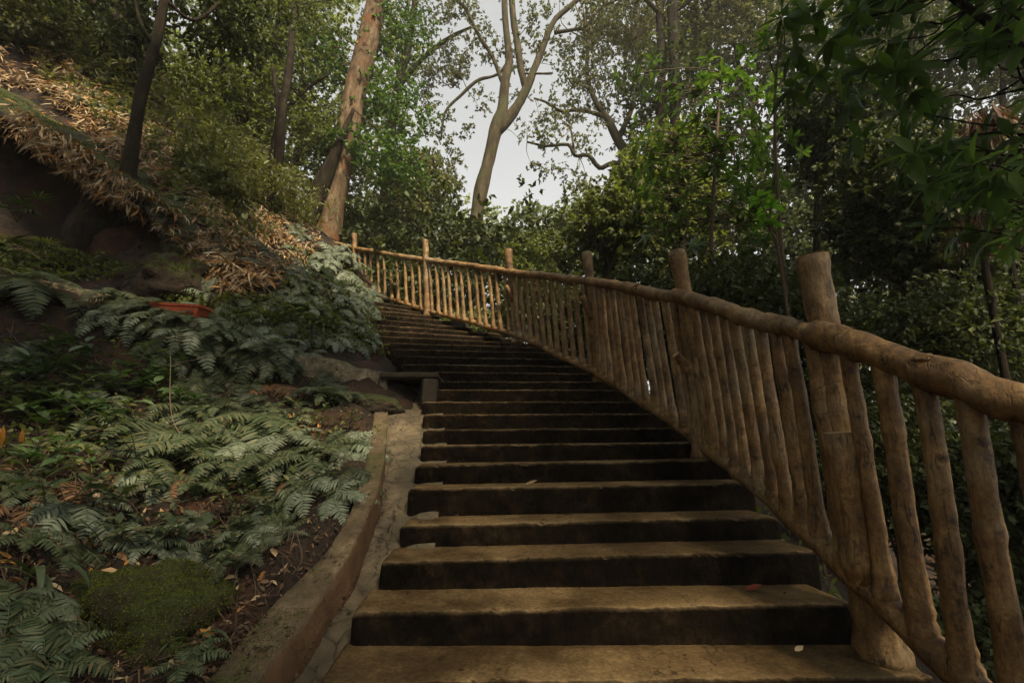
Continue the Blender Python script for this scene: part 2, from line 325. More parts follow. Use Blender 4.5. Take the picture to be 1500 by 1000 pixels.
# ------------------------------------------------------------------ terrain
WALL = [(-120, 372, 3.7), (0, 402, 4.05), (100, 418, 4.3), (200, 440, 4.5), (300, 468, 4.65), (390, 500, 4.8), (480, 527, 4.9), (566, 543, 4.95)]
WT = np.array([at(*w) for w in WALL])
cp = []
for k in range(-4, 27, 1):
    for t in (0, .33, .66, 1.):
        q = LE[k] * (1 - t) + RE[k] * t
        cp.append((q[0], q[1], q[2] - (.55 if t == 1. else .3)))
    d = unit((RE[k] - LE[k])[:2])
    for w, dz in ((.35, -.85), (1.0, -1.3), (2.6, -2.1), (6, -3.2), (14, -4.5)):
        if k % 3 == 0 or w < 1.5: cp.append((RE[k][0] + d[0] * w, RE[k][1] + d[1] * w, ZK(k) + dz))
for i in range(len(KIN)):
    cp.append((KIN[i][0], KIN[i][1], bedz(KIN[i][1]) - .1)); m = (KIN[i] + KOUT[i]) / 2; cp.append((m[0], m[1], m[2] - .12)); o = KOUT[i] + (KOUT[i] - KIN[i]) * .12; cp.append((o[0], o[1], o[2] + .0))
for (px, py, Y) in [(230, 1000, 1.95), (250, 880, 2.45), (330, 840, 2.65), (420, 790, 2.9), (380, 700, 3.35), (470, 690, 3.6), (520, 640, 3.9), (480, 600, 4.25), (300, 740, 3.1), (180, 760, 2.75), (60, 900, 2.0), (0, 800, 2.15), (-150, 850, 1.7), (100, 660, 3.05), (-120, 640, 2.5), (0, 600, 3.1), (250, 600, 3.95), (330, 610, 4.1), (400, 600, 4.3), (300, 540, 4.55), (390, 545, 4.65), (200, 520, 4.3), (100, 510, 4.05), (0, 490, 3.8), (450, 565, 4.75), (240, 660, 3.35), (420, 650, 3.75), (-150, 500, 3.2)]:
    cp.append(tuple(at(px, py, Y)))
for i, w in enumerate(WT):
    t = WT[min(i + 1, len(WT) - 1)] - WT[max(i - 1, 0)]; n = unit(np.array([-t[1], t[0]]))          # away from the stairs
    cp.append((w[0] - n[0] * .16, w[1] - n[1] * .16, w[2] - .36)); cp.append((w[0] + n[0] * .1, w[1] + n[1] * .1, w[2] - .04)); cp.append((w[0] + n[0] * .45, w[1] + n[1] * .45, w[2] + .0))
for (px, py, Y) in [(300, 440, 5.2), (280, 350, 5.9), (230, 330, 6.0), (180, 300, 6.3), (100, 240, 6.2), (30, 190, 6.1), (-60, 150, 6.0), (120, 395, 5.5), (30, 390, 5.2), (60, 330, 6.0), (-60, 330, 5.6),
                    (330, 400, 5.4), (420, 440, 5.5), (400, 380, 6.2), (300, 300, 6.6), (240, 230, 7.0), (160, 150, 7.2), (80, 70, 7.4), (0, 20, 7.5), (-150, -60, 7.6), (350, 300, 8), (300, 230, 8.6), (200, 120, 9.2), (440, 340, 9.0), (420, 310, 10.5), (300, 200, 11.5), (100, 0, 10.5), (480, 345, 10.8),
                    (480, 400, 7.6), (500, 370, 8.8), (520, 440, 6.6), (530, 480, 6.0), (510, 520, 5.6), (470, 470, 5.9), (535, 420, 7.8), (520, 385, 9.6), (470, 355, 11.6)]:
    cp.append(tuple(at(px, py, Y)))
cp += [(-9, 3, 6), (-9, 0, 5.5), (-6, -2, 2.5), (-3, -2, -1.2), (-14, 8, 12), (-14, 16, 15), (-8, 14, 8.5), (-6, 18, 6.5), (0, 14, .5), (0, 20, 0), (-6, 26, 3), (8, 26, -3), (20, 20, -8), (-25, 30, 20), (-40, 0, 22), (-40, 60, 30), (0, 60, -2), (40, 60, -10), (40, 0, -14), (0, -20, -8), (-30, -25, 8), (30, -30, -16), (-2, 12.5, 2.3), (-4.5, 12.5, 4.2), (-5.5, 14, 5), (80, 90, 0), (-80, 90, 40), (0, 110, 8), (90, -60, -15), (-90, -60, 25)]
cp = np.array(cp, float)
_d = np.sqrt(((cp[:, None, :2] - cp[None, :, :2]) ** 2).sum(-1) + .02)
_n = len(cp); _A = np.zeros((_n + 3, _n + 3)); _A[:_n, :_n] = _d - np.eye(_n) * .02; _A[:_n, _n] = 1; _A[:_n, _n + 1:] = cp[:, :2]; _A[_n:, :_n] = _A[:_n, _n:].T
_w = np.linalg.lstsq(_A, np.concatenate([cp[:, 2], np.zeros(3)]), rcond=None)[0]
def height_exact(X, Y):
    X = np.asarray(X, float); Y = np.asarray(Y, float); s = X.shape; X = X.ravel(); Y = Y.ravel(); out = np.empty(len(X))
    for i in range(0, len(X), 20000):
        a, b = X[i:i + 20000], Y[i:i + 20000]
        d = np.sqrt((a[:, None] - cp[None, :, 0]) ** 2 + (b[:, None] - cp[None, :, 1]) ** 2 + .02)
        out[i:i + 20000] = d @ _w[:_n] + _w[_n] + a * _w[_n + 1] + b * _w[_n + 2]
    P = np.stack([X, Y, X * 0], 1)
    out += (.08 * fbm(P * 1.7, 3, 4) + .035 * fbm(P * 6, 13, 3)) * np.clip((np.abs(X - .45) - 1.3) / .6, 0, 1)
    return out.reshape(s)
_hx = np.arange(-13, 14.001, .06); _hy = np.arange(-3, 19.001, .06); _HX, _HY = np.meshgrid(_hx, _hy, indexing='ij'); _HG = height_exact(_HX, _HY)
_cx = np.linspace(-60, 60, 61); _cy = np.linspace(-30, 80, 56); _CG = height_exact(*np.meshgrid(_cx, _cy, indexing='ij'))
def _bil(G, x0, y0, s1, s2, X, Y):
    u = np.clip((X - x0) / s1, 0, G.shape[0] - 1.001); v = np.clip((Y - y0) / s2, 0, G.shape[1] - 1.001); i = u.astype(int); j = v.astype(int); a = u - i; b = v - j
    return (G[i, j] * (1 - a) + G[i + 1, j] * a) * (1 - b) + (G[i, j + 1] * (1 - a) + G[i + 1, j + 1] * a) * b
def height(X, Y):
    X = np.asarray(X, float); Y = np.asarray(Y, float)
    inn = (X > -12.9) & (X < 13.9) & (Y > -2.9) & (Y < 18.9)
    return np.where(inn, _bil(_HG, -13, -3, .06, .06, X, Y), _bil(_CG, -60, -30, 2., 2., X, Y))
def gnormal(X, Y, e=.08):
    dx = (height(X + e, Y) - height(X - e, Y)) / (2 * e); dy = (height(X, Y + e) - height(X, Y - e)) / (2 * e)
    return unit(np.stack([-dx, -dy, np.ones_like(dx)], -1))
def hit(px, py, y0=1.2, y1=30, n=260):
    """first point of the terrain along a bearing (vectorised)"""
    px = np.atleast_1d(np.asarray(px, float)); py = np.atleast_1d(np.asarray(py, float))
    a = (px - 750) / F; b = (500 - py) / F; den = CP - b * SP; dx = a / den; dz = (SP + b * CP) / den
    Y = y0 * (y1 / y0) ** np.linspace(0, 1, n)
    X = dx[:, None] * Y[None]; Zr = dz[:, None] * Y[None]
    below = Zr < height(X, np.broadcast_to(Y, X.shape))
    i = np.where(below.any(1), below.argmax(1), n - 1); ok = below.any(1) & (i > 0)
    Yh = Y[i]; return np.stack([dx * Yh, Yh, dz * Yh], 1), ok
def warp(lo, hi, c, n, near):
    t = np.linspace(-1, 1, n); s = np.sign(t) * (near * np.abs(t) + (1 - near) * np.abs(t) ** 4)
    return np.where(s < 0, c + s * (c - lo), c + s * (hi - c))
gx = warp(-120, 120, -1.5, 330, .085); gy = warp(-80, 160, 5, 330, .085)
GX, GY = np.meshgrid(gx, gy, indexing='ij')
GZ = height_exact(GX, GY); V, T = grid(np.stack([GX, GY, GZ], -1)); T = T[:, ::-1]
tag(obj('ground', V, T, MT['soil']), kind='structure')

# ------------------------------------------------------------------ stone staircase
def prof_step(n_tread=7):
    return
stair = empty('stone_staircase', (0, 2.2, -1)); tag(stair, 'dark worn stone staircase curving up past the log railing', 'staircase')
def build_step(k):
    l, r = LE[k], RE[k]; l2, r2 = LE[k + 1], RE[k + 1]
    n = 130; t = np.linspace(0, 1, n); t = .5 - .5 * np.cos(math.pi * t) * 1.0 if False else t
    back = .09; S = []
    # tread goes back past the next riser; make both ends follow their own neighbours
    df = unit(np.array([-(r - l)[1], (r - l)[0], 0]))
    depL = max(.28, (l2 - l) @ df + .1); depR = max(.28, (r2 - r) @ df + .1)
    if k in (9,): depL = .5
    ends = np.minimum(t, 1 - t) * np.linalg.norm(r - l)
    rnd = .022 * np.clip(1 - ends / .035, 0, 1) ** 2
    for i in range(n):
        q = l * (1 - t[i]) + r * t[i]; dep = depL * (1 - t[i]) + depR * t[i]; ro = rnd[i]
        b = .009
        pts = [(dep, -.004), (dep * .75, 0), (dep * .5, 0), (dep * .3, 0), (.06, 0), (.028, -.0005), (b, -.001), (b * .3, -b * .3), (0, -b), (.0, -.022), (.0, -.08), (.002, -.12), (.0, -.2), (.02, -.27), (dep, -.27)]
        S.append([q + df * (u + ro * (1 if u < .2 else 0)) + np.array([0, 0, w - ro * (1 if w > -.1 else 0)]) for u, w in pts])
    S = np.array(S)
    amp = np.array([.2, .5, .6, .7, .8, .9, 1.6, 1.8, 1.6, 1, 1, 1, .7, .2, .2])[None, :, None]
    P = S + k * 3.1
    disp = np.stack([fbm(P * 5, 1, 4), fbm(P * 5, 2, 4), fbm(P * 4, 3, 4)], -1) * np.array([.003, .004, .003]) + np.stack([fbm(P * 24, 1, 4), fbm(P * 24, 2, 4), fbm(P * 24, 3, 4)], -1) * .0028
    chip = np.clip(fbm(P * 17, 9, 4) - .62, 0, 1)[..., None] * np.array([0, .022, -.022]) * (np.arange(15) > 5)[None, :, None] * (np.arange(15) < 9)[None, :, None]
    V, T = loft(S + disp * amp + chip)
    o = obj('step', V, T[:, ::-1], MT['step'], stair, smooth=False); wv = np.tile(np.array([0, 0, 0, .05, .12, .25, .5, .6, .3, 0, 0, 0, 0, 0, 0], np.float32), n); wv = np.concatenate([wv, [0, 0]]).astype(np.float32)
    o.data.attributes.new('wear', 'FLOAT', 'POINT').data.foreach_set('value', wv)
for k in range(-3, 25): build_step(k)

# drain bed
ys = np.linspace(.6, 7.2, 130); V = []
lex = np.interp(ys, [LE[k][1] for k in range(-4, 13)], [LE[k][0] for k in range(-4, 13)]); kix = np.interp(ys, KIN[:, 1], KIN[:, 0])
for u in np.linspace(0, 1, 16):
    X = (kix - .08) * (1 - u) + (lex + .22) * u
    Z = bedz(ys) - .03 * np.sin(np.clip(u * 1.35, 0, 1) * math.pi)
    P = np.stack([X, ys, Z], 1); P[:, 2] += .012 * fbm(P * 6, 4, 4) + .024 * np.abs(np.sin(ys * 7 + 1.2 * fbm(P * 2, 5, 2))) ** .6
    V.append(P)
V, T = grid(np.array(V))
tag(obj('drain_channel', V, T, MT['drain']), 'shallow cracked stone drain between the kerb and the steps', 'drain')
# kerb: two joined stone lengths read as one kerb
kin = spline(KIN, 120); kout = spline(KOUT, 120); S = []
for i in range(120):
    a, b = kout[i], kin[i]; w = b - a; w[2] = 0; dn = np.array([0, 0, -1.])
    S.append([a + dn * .3, a + dn * .12, a + dn * .03, a + w * .1, a + w * .35, a + w * .65, a + w * .93 + dn * .002, b + dn * .009, b + dn * .07 + w * .01, b + dn * .14 + w * .03, b + dn * .22 + w * .05, b + dn * .32])
S = np.array(S); dsp = np.stack([fbm(S * 4, 21, 4), fbm(S * 4, 22, 4), fbm(S * 5, 23, 4)], -1) * np.array([.008, .005, .006]) + np.stack([fbm(S * 16, 24, 4), fbm(S * 16, 25, 4), fbm(S * 16, 26, 4)], -1) * .004
V, T = loft(S + dsp)
kerb_o = obj('stone_kerb', V, T[:, ::-1], MT['kerb']); kerb_vt = (V, T[:, ::-1]); tag(kerb_o, 'long stained stone kerb between the fern bank and the drain', 'kerb')

# culvert at the top of the open drain
cul = empty('culvert', at(600, 600, 4.85)); tag(cul, 'dark square culvert mouth where the drain goes under a slab', 'culvert')
def block(p0, p1, p2, h, m, name, parent, seed=0, n=8, amp=.006):
    """box on the ground rectangle p0, p1 (along), p2 (depth), upward h, weathered"""
    p0, p1, p2 = map(np.asarray, (p0, p1, p2)); a = p1 - p0; b = p2 - p0; up = np.array([0, 0, h]); S = []
    prof = []
    for (u, w) in [(0, 0), (0, .33), (0, .66), (0, .93), (.06, 1), (.35, 1), (.65, 1), (.94, 1), (1, .93), (1, .66), (1, .33), (1, 0)]: prof.append((u, w))
    for t in [0, .03] + list(np.linspace(.1, .9, n)) + [.97, 1]:
        sh = .012 if t in (0, 1) else 0
        S.append([p0 + a * t + b * u + up * w + (np.array([0, 0, -sh]) if w > .5 else 0) for u, w in prof])
    S = np.array(S); S = S + np.stack([fbm(S * 8, seed + 1, 3), fbm(S * 8, seed + 2, 3), fbm(S * 8, seed + 3, 3)], -1) * amp
    V, T = loft(S); return obj(name, V, T[:, ::-1], m, parent)
p = at(556, 553, 4.87); q = at(640, 552.5, 4.9); block(p, q, p + np.array([-.05, .9, 0.02]), .062, MT['slab'], 'lintel', cul, 3)
p = at(618, 592, 4.89); q = at(638, 592, 4.91); p[2] -= .05; q[2] -= .05; block(p, q, p + np.array([0, .16, 0]), at(618, 553, 4.89)[2] - p[2] - .004, MT['slab'], 'pillar', cul, 7)
p = at(616, 553, 5.05); q = p + np.array([-.06, .9, 0.0]); 
block(p + np.array([0, 0, -.7]), q + np.array([0, 0, -.7]), p + np.array([.1, 0, -.7]), .69, MT['slab'], 'side_wall', cul, 12)

# old retaining wall of the terrace
ws = spline(WT, 240); S = []
tn = np.gradient(ws, axis=0); tn[:, 2] = 0; tn = unit(tn); nn = np.stack([-tn[:, 1], tn[:, 0], 0 * tn[:, 0]], 1)
for i in range(240):
    a = ws[i]; n = nn[i]; f = lambda u, w: a + n * u + np.array([0, 0, w])
    S.append([f(-.04, -.75), f(-.02, -.5), f(0, -.34), f(-.02, -.25), f(0, -.14), f(.005, -.05), f(.02, -.01), f(.05, .003), f(.12, .005), f(.2, 0), f(.26, -.02), f(.27, -.3), f(.27, -.6)])
S = np.array(S); S = S + np.stack([fbm(S * 3.5, 31, 6, .6), fbm(S * 3.5, 32, 6, .6), fbm(S * 3, 33, 6, .6)], -1) * .035
V, T = loft(S)
tag(obj('retaining_wall', V, T[:, ::-1], MT['wallstone']), 'low crumbling concrete wall holding the terrace above the ferns', 'wall')

# planter trough on the terrace
def planter():
    c = at(262, 466, 4.42); r = empty('planter', c); tag(r, 'long terracotta red plant trough half hidden by ferns', 'planter')
    L, W, H = .56, .17, .135; S = []
    ax = unit(at(293, 463, 4.45) - at(220, 448, 4.5)); ax[2] *= .35; ax = unit(ax); sd = np.array([-ax[1], ax[0], 0]); up = np.array([0, 0, 1.])
    def ringp(s, w): 
        a, b = L / 2 * s, W / 2 * s
        return [c + ax * x + sd * y + up * w for x, y in ((-a, -b), (-a * .5, -b), (a * .5, -b), (a, -b), (a, b), (a * .5, b), (-a * .5, b), (-a, b))]
    V, T = loft(np.array([ringp(.86, 0), ringp(.9, H * .4), ringp(.95, H * .82)])); obj('body', V, T, MT['terracotta'], r, smooth=False)
    V, T = loft(np.array([ringp(.985, H * .8), ringp(1.03, H * .82), ringp(1.03, H * 1.0), ringp(.93, H * 1.0), ringp(.92, H * .86)]), caps=False); obj('rim', V, T, MT['terracotta'], r, smooth=False)
    V, T = loft(np.array([ringp(.9, H * .80), ringp(.9, H * .88)])); obj('soil', V, T, MT['soil'], r)
planter()

# ------------------------------------------------------------------ log railing
POST = [  # foot px, tread z, distance, top px, radius m
    ('P1', (1290, 945), 2.27, (1189, 376), .079), ('P2', (1033, 664), 3.80, (991, 369), .075), ('P3', (880, 553), 5.6, (859, 370), .068), ('P4', (757, 498), 7.12, (745, 366), .068), ('P5', (628, 460), 8.5, (623, 352), .066), ('P6', (519, 428), 10.0, (519, 343), .066)]
RAILTOP = [(1204, 492, 2.2), (994, 434, 3.78), (861, 412, 5.55), (746, 398, 7.08), (622, 381, 8.5), (519, 364, 10.0), (484, 355, 10.7)]
RAILBOT = [(1262, 848, 2.2), (1030, 648, 3.78), (874, 545, 5.55), (754, 490, 7.08), (626, 455, 8.5), (520, 423.5, 10.0), (487, 414, 10.7)]
fen = empty('log_railing', at(1290, 945, 2.27)); tag(fen, 'rustic brown log railing with round balusters climbing beside the steps', 'railing')
rt = [at(*r) for r in RAILTOP]; rb = [at(*r) for r in RAILBOT]
t0 = at(1500, 596, 1.5); t0x = t0 + (t0 - rt[0]) * .55; b0 = rb[0] + np.array([.16, -1.0, -.52]); b0[2] = rb[0][2] + (t0x[2] - rt[0][2]) * .98
def wob(a, b, n, amp, seed):
    t = np.linspace(0, 1, n)[:, None]; P = a * (1 - t) + b * t
    w = np.stack([fbm(np.stack([t[:, 0] * 2.3 + seed, t[:, 0] * 0 + seed * 1.7, t[:, 0] * 0 + j], 1), 5, 3) for j in range(3)], 1)
    return P + w * amp * np.sin(np.clip(t, 0, 1) * math.pi) ** .5
topc, botc = [], []
def rail(name, a, b, r, seed, store):
    n = 46; P = wob(a, b, n, .016, seed); d = unit(b - a); P = np.vstack([P[0] - d * .05, P, P[-1] + d * .05])
    rad = r * (1 + .10 * fbm(np.stack([np.linspace(0, 6, n + 2) + seed, np.zeros(n + 2), np.zeros(n + 2)], 1), 8, 2))
    V, T = tube(P, rad, 18, .16, 9, seed); store.append(P); return obj(name, V, T, MT['log'], fen)
tops = [t0x] + rt; bots = [b0] + rb
TR_R = [.068, .062, .058, .056, .056, .056, .056]; BT_R = [.058, .058, .054, .05, .048, .046, .046]
for i in range(7):
    rail('handrail', tops[i], tops[i + 1], TR_R[i], 3.3 * i + 1, topc); rail('bottom_rail', bots[i], bots[i + 1], BT_R[i], 2.7 * i + 40, botc)
# knots on the near handrail
for (u, bay) in ((.62, 0), (.35, 2)):
    c = topc[bay][int(u * 46)]
    for q in range(1):
        Vs, Ts = ico(3); d = unit(np.array([-.35, -.1, .9])); W = Vs * np.array([.035, .05, .02]); W = W * (1 + .3 * fbm(Vs * 2.5, 3, 3))[:, None]
        obj('knot', c + d * .05 + W, Ts, MT['log'], fen)
NB = [6, 11, 13, 11, 12, 10, 4]
for bay in range(7):
    n = NB[bay]
    for j in range(n):
        u = (j + 1 + random.uniform(-.07, .07)) / (n + 1)
        if bay == 0: u = .12 + .88 * u
        A = botc[bay][0] * (1 - u) + botc[bay][-1] * u; B = topc[bay][0] * (1 - u) + topc[bay][-1] * u
        A = A + (botc[bay][int(u * 47)] - A) * .8; B = B + (topc[bay][int(u * 47)] - B) * .8
        if bay == 0: pass
        m = 44; P = wob(A, B, m, (.007 if bay < 2 else .004), j * 1.37 + bay * 9.1); t = np.linspace(0, 1, m)
        r0 = random.uniform(.031, .039) * (1.12 if bay == 0 else 1.08 if bay == 1 else 1.0)
        rad = r0 * (1 + .42 * np.exp(-((t - .04) / .07) ** 2) + .12 * np.exp(-((t - 1) / .08) ** 2) - .1 * t)
        if random.random() < .5: rad *= 1 + .14 * np.exp(-((t - random.uniform(.3, .8)) / .03) ** 2)
        if bay < 4: rad *= 1 - .2 * np.exp(-((t - .062 - .02 * random.random()) / .011) ** 2)          # open joint where the baluster sits on its socket
        V, T = tube(P, rad, 12, .11, 11, j + bay * 20); obj('baluster', V, T, MT['log'], fen)
for i, (nm, fp, Y, tp, r) in enumerate(POST):
    foot = at(*fp, Y); top = at(*tp, Y - .02); n = 40; t = np.linspace(0, 1, n)
    foot[2] -= .06; P = wob(foot, top, n, .02, i * 5.3)
    rad = r * (1 + .22 * np.exp(-(t / .04) ** 2) + .25 * np.exp(-(t / .25) ** 2) - .12 * t + .12 * np.exp(-((t - 1) / .06) ** 2)); rad[-1] *= .93
    V, T = tube(P, rad, 22, .14, 7, i + 60, dome=.06); po = obj('post', V, T, MT['log'], fen)
    dcap = unit(P[-1] - P[-3]); a = np.linspace(0, 2 * math.pi, 20, endpoint=False)
    # sawn end
    u = unit(np.cross(dcap, [0, 1, 0])); v = np.cross(dcap, u)
    cv = np.vstack([P[-1] + dcap * .012] + [P[-1] + dcap * .006 + (u * math.cos(q) + v * math.sin(q)) * rad[-1] * .9 * (1 + .05 * math.sin(3 * q + i)) for q in a])
    obj('sawn_end', cv, np.array([[0, 1 + k, 1 + (k + 1) % 20] for k in range(20)]), MT['cut'], po)
P = wob(np.array([b0[0] + .02, b0[1], b0[2] - .42]), t0x + np.array([-.02, 0, .34]), 40, .02, 3.1); t = np.linspace(0, 1, 40)
V, T = tube(P, .08 * (1 + .3 * np.exp(-(t / .06) ** 2) - .1 * t), 20, .14, 7, 77, dome=.06); obj('post', V, T, MT['log'], fen)
def stub(a, b, r0, r1, bay=0):
    P = np.linspace(a, b, 8); V, T = tube(P, np.linspace(r0, r1, 8), 14, .18, 10, int(r0 * 1e4)); o = obj('branch_stub', V, T, MT['log'], fen)
    d = unit(b - a); u = unit(np.cross(d, [.1, 1, .3])); v = np.cross(d, u)
    cv = np.vstack([b + d * .006] + [b + d * .003 + (u * math.cos(q) + v * math.sin(q)) * r1 * .9 for q in np.linspace(0, 2 * math.pi, 16, endpoint=False)])
    obj('sawn_end', cv, np.array([[0, 1 + k, 1 + (k + 1) % 16] for k in range(16)]), MT['cut'], o)
stub(at(1268, 850, 2.20), at(1228, 634, 2.165), .082, .066)                     # thick half log on the near post
stub(at(1018, 550, 3.77), at(990, 519, 3.70), .055, .034); stub(at(870, 465, 5.55), at(853, 434, 5.46), .06, .04); stub(at(753, 440, 7.08), at(741, 418, 7.02), .06, .04)
# short stone feet under the lower rail
for (px, py, Y) in ((672, 478, 8.1), ):
    c = at(px, py, Y); block(c + np.array([-.12, -.06, -.12]), c + np.array([.12, -.02, -.12]), c + np.array([-.12, .12, -.12]), .24, MT['slab'], 'footing', fen, 5)

# ------------------------------------------------------------------ rocks
def rock(name, c, s, seed, m, label, cat='rock', sub=5, amp=.35, fr=1.1, rot=0):
    V, T = ico(sub); d = 1 + amp * fbm(V * fr + seed * 5.1, seed, 6, .58); V = V * d[:, None] * np.array(s)
    ca, sa = math.cos(rot), math.sin(rot); V = np.stack([V[:, 0] * ca - V[:, 1] * sa, V[:, 0] * sa + V[:, 1] * ca, V[:, 2]], 1)
    o = link(name, mesh_from(name, V, T), m); o.location = Vector(c); tag(o, label, cat); return o, V + np.asarray(c), T
def mossify(o, V, T, n, size, up=.15, thresh=-.1, seed=0):
    A = V[T]; N = np.cross(A[:, 1] - A[:, 0], A[:, 2] - A[:, 0]); ar = np.linalg.norm(N, axis=1); N = N / (ar[:, None] + 1e-12)
    w = ar * (N[:, 2] > up) * (fbm(A.mean(1) * 5, seed, 3) > thresh); w = w / w.sum(); i = rng.choice(len(T), n, p=w)
    b = rng.dirichlet((1, 1, 1), n); P = (A[i] * b[..., None]).sum(1); D = unit(N[i] + rng.normal(size=(n, 3)) * .6)
    Vl, Tl = leafcloud(P, D, rdir(n), rng.uniform(.6, 1.3, n) * size, size * .35)
    q = obj('moss', Vl, Tl, MT['moss'], o); q['kind'] = 'stuff'
mossify(kerb_o, *kerb_vt, 1500, .007, .3, .4, 9)
h0, _ = hit([205], [930]); c0 = h0[0]
o, Vw, Tw = rock('mossy_boulder', c0 + np.array([.02, .12, -.10]), (.46, .38, .32), 3, MT['rock'], 'round boulder covered in green moss beside the lower kerb', sub=5, amp=.34, fr=1.5); mossify(o, Vw, Tw, 70000, .008, -.7, -2.)
c1 = at(222, 405, 5.05)
o, Vw, Tw = rock('mossy_rock', c1 + np.array([0, .25, -.05]), (.55, .4, .42), 8, MT['rock'], 'dark rock with mossy crest behind the terracotta trough', amp=.3); mossify(o, Vw, Tw, 9000, .016, .45, .0)
o, Vw, Tw = rock('rock', at(535, 590, 4.75) + np.array([-.03, .1, -.03]), (.36, .26, .16), 12, MT['rock'], 'dark flat rock under the wall end beside the culvert', amp=.25)
o, Vw, Tw = rock('rock', at(150, 375, 5.75) + np.array([0, .3, 0]), (.5, .4, .55), 15, MT['redrock'], 'rusty red earth face inside the rock hollow', amp=.25)
o, Vw, Tw = rock('rock', at(112, 330, 5.6) + np.array([0, .3, 0]), (.2, .35, .75), 19, MT['rock'], 'upright brown rock between the two dark hollows', amp=.3)
# overhanging ledge
lip = np.array([at(*q) for q in [(-260, 40, 4.6), (-120, 95, 4.9), (0, 168, 5.1), (60, 210, 5.2), (108, 238, 5.25), (135, 262, 5.3), (170, 280, 5.3), (205, 305, 5.3), (232, 345, 5.25), (243, 385, 5.2)]])
lp = spline(lip, 150); S = []
for i in range(150):
    a = lp[i]; bk = np.array([-.15, 1., .25]) * 2.2
    S.append([a + bk * u + np.array([0, 0, w]) for u, w in [(1, .3), (.6, .3), (.3, .2), (.12, .12), (.03, .06), (0, .0), (.02, -.05), (.08, -.08), (.2, -.05), (.5, .0), (.8, -.05), (1, -.2)]])
S = np.array(S); S += np.stack([fbm(S * 2, 51, 6, .6), fbm(S * 2, 52, 6, .6), fbm(S * 2, 53, 6, .6)], -1) * .10
V, T = loft(S); o = obj('rock_ledge', V, T[:, ::-1], MT['rock']); tag(o, 'long dark rock ledge overhanging black hollows on the hillside', 'rock'); mossify(o, V, T[:, ::-1], 14000, .02, .1, -.1, 4)

# ------------------------------------------------------------------ vegetation builders
def frond(L, pairs, m, rise, droop, wid=.30, seed=0, az=0):
    """pinnate fern frond from the origin, heading az; returns verts, tris"""
    n = pairs + 2; t = np.linspace(0, 1, n); ang = rise - droop * t ** 1.3
    st = L / (n - 1); r = np.concatenate([[0], np.cumsum(np.cos(ang[:-1]) * st)]); z = np.concatenate([[0], np.cumsum(np.sin(ang[:-1]) * st)])
    bend = .12 * L * t * t * math.sin(seed * 3.3)
    c = np.stack([r, bend, z], 1); tan = np.stack([np.cos(ang), 0 * ang, np.sin(ang)], 1); side = np.array([0, 1., 0]); nor = np.stack([-np.sin(ang), 0 * ang, np.cos(ang)], 1)
    V, T = [], []; b = 0
    # rachis
    rv, rtq = tube(c, np.linspace(.0035, .001, n) * L / .45, 4, cap=False); V.append(rv); T.append(rtq); b = len(rv)
    for i in range(2, n - 1):
        tt = (i - 1) / (n - 2); pl = L * wid * (min(1, .35 + tt * 4.0)) * (1 - tt) ** .75 + .012 * L
        pw = min(L / n * .52, pl * .3)
        for s in (-1, 1):
            d = unit(tan[i] * .42 + side * s * .9 + nor[i] * (.10 - .25 * (1 - tt)) + .08 * rng.normal(size=3))
            e = unit(np.cross(d, nor[i])); u = np.linspace(0, 1, m + 1)
            mid = c[i] + d * pl * u[:, None] - nor[i] * (pl * .22 * u ** 2)[:, None]
            w = pw * np.sin(np.clip(.22 + u * .8, 0, 1) * math.pi) ** .8 * (1 - u * .55)
            tipu = np.clip(u[:-1] + .75 / m, 0, 1.02)
            cen = c[i] + d * pl * tipu[:, None] - nor[i] * (pl * .22 * tipu ** 2)[:, None]
            a1 = cen + e * w[:-1, None] + nor[i] * pw * .1; a2 = cen - e * w[:-1, None] + nor[i] * pw * .1
            l1 = mid[:-1] * .8 + mid[1:] * .2; l2 = mid[:-1] * .0 + mid[1:] * 1.0; ww = w[:-1, None]
            o = [l1 + e * ww * .8, l2 + e * ww + d * pl * .35 / m, l1 - e * ww * .8, l2 - e * ww + d * pl * .35 / m]
            V.append(np.vstack([mid] + o)); k = np.arange(m); q = b + m + 1
            T.append(np.vstack([np.stack([b + k, b + k + 1, q + m + k], 1), np.stack([b + k, q + m + k, q + k], 1), np.stack([b + k + 1, b + k, q + 2 * m + k], 1), np.stack([b + k + 1, q + 2 * m + k, q + 3 * m + k], 1)])); b += 5 * m + 1
    V = np.vstack(V); T = np.vstack(T); ca, sa = math.cos(az), math.sin(az)
    return np.stack([V[:, 0] * ca - V[:, 1] * sa, V[:, 0] * sa + V[:, 1] * ca, V[:, 2]], 1), T
def fern_mesh(name, nf, L, spread, m=6, pairs=17, rise=(.5, 1.1), droop=(1.2, 2.0)):
    parts = []
    for i in range(nf):
        parts.append(frond(L * random.uniform(.65, 1.1), pairs, m, random.uniform(*rise), random.uniform(*droop), random.uniform(.26, .34), i + 1, -spread / 2 + spread * (i + random.uniform(.2, .8)) / nf))
    V, T = join(parts); return mesh_from(name, V, T, False)
FERN = [fern_mesh('fern', 7, .45, 3.6), fern_mesh('fern', 6, .42, 2.6, rise=(.2, .8), droop=(.9, 1.7)), fern_mesh('fern', 9, .40, 6.2), fern_mesh('fern', 5, .5, 2.2, rise=(.0, .6), droop=(.9, 1.5)), fern_mesh('fern', 7, .36, 4.5, 5, 14)]
FERN.append(fern_mesh('fern', 6, .55, 2.4, rise=(-.3, .35), droop=(.9, 1.35)))
FERNP = [m.copy() for m in FERN]
WITH = [FERN[3].copy(), FERN[5].copy()]
for m in WITH: m.materials.append(MT['deadfrond'])
for m in FERN: m.materials.append(MT['fern'])
for m in FERNP: m.materials.append(MT['fern_pale'])
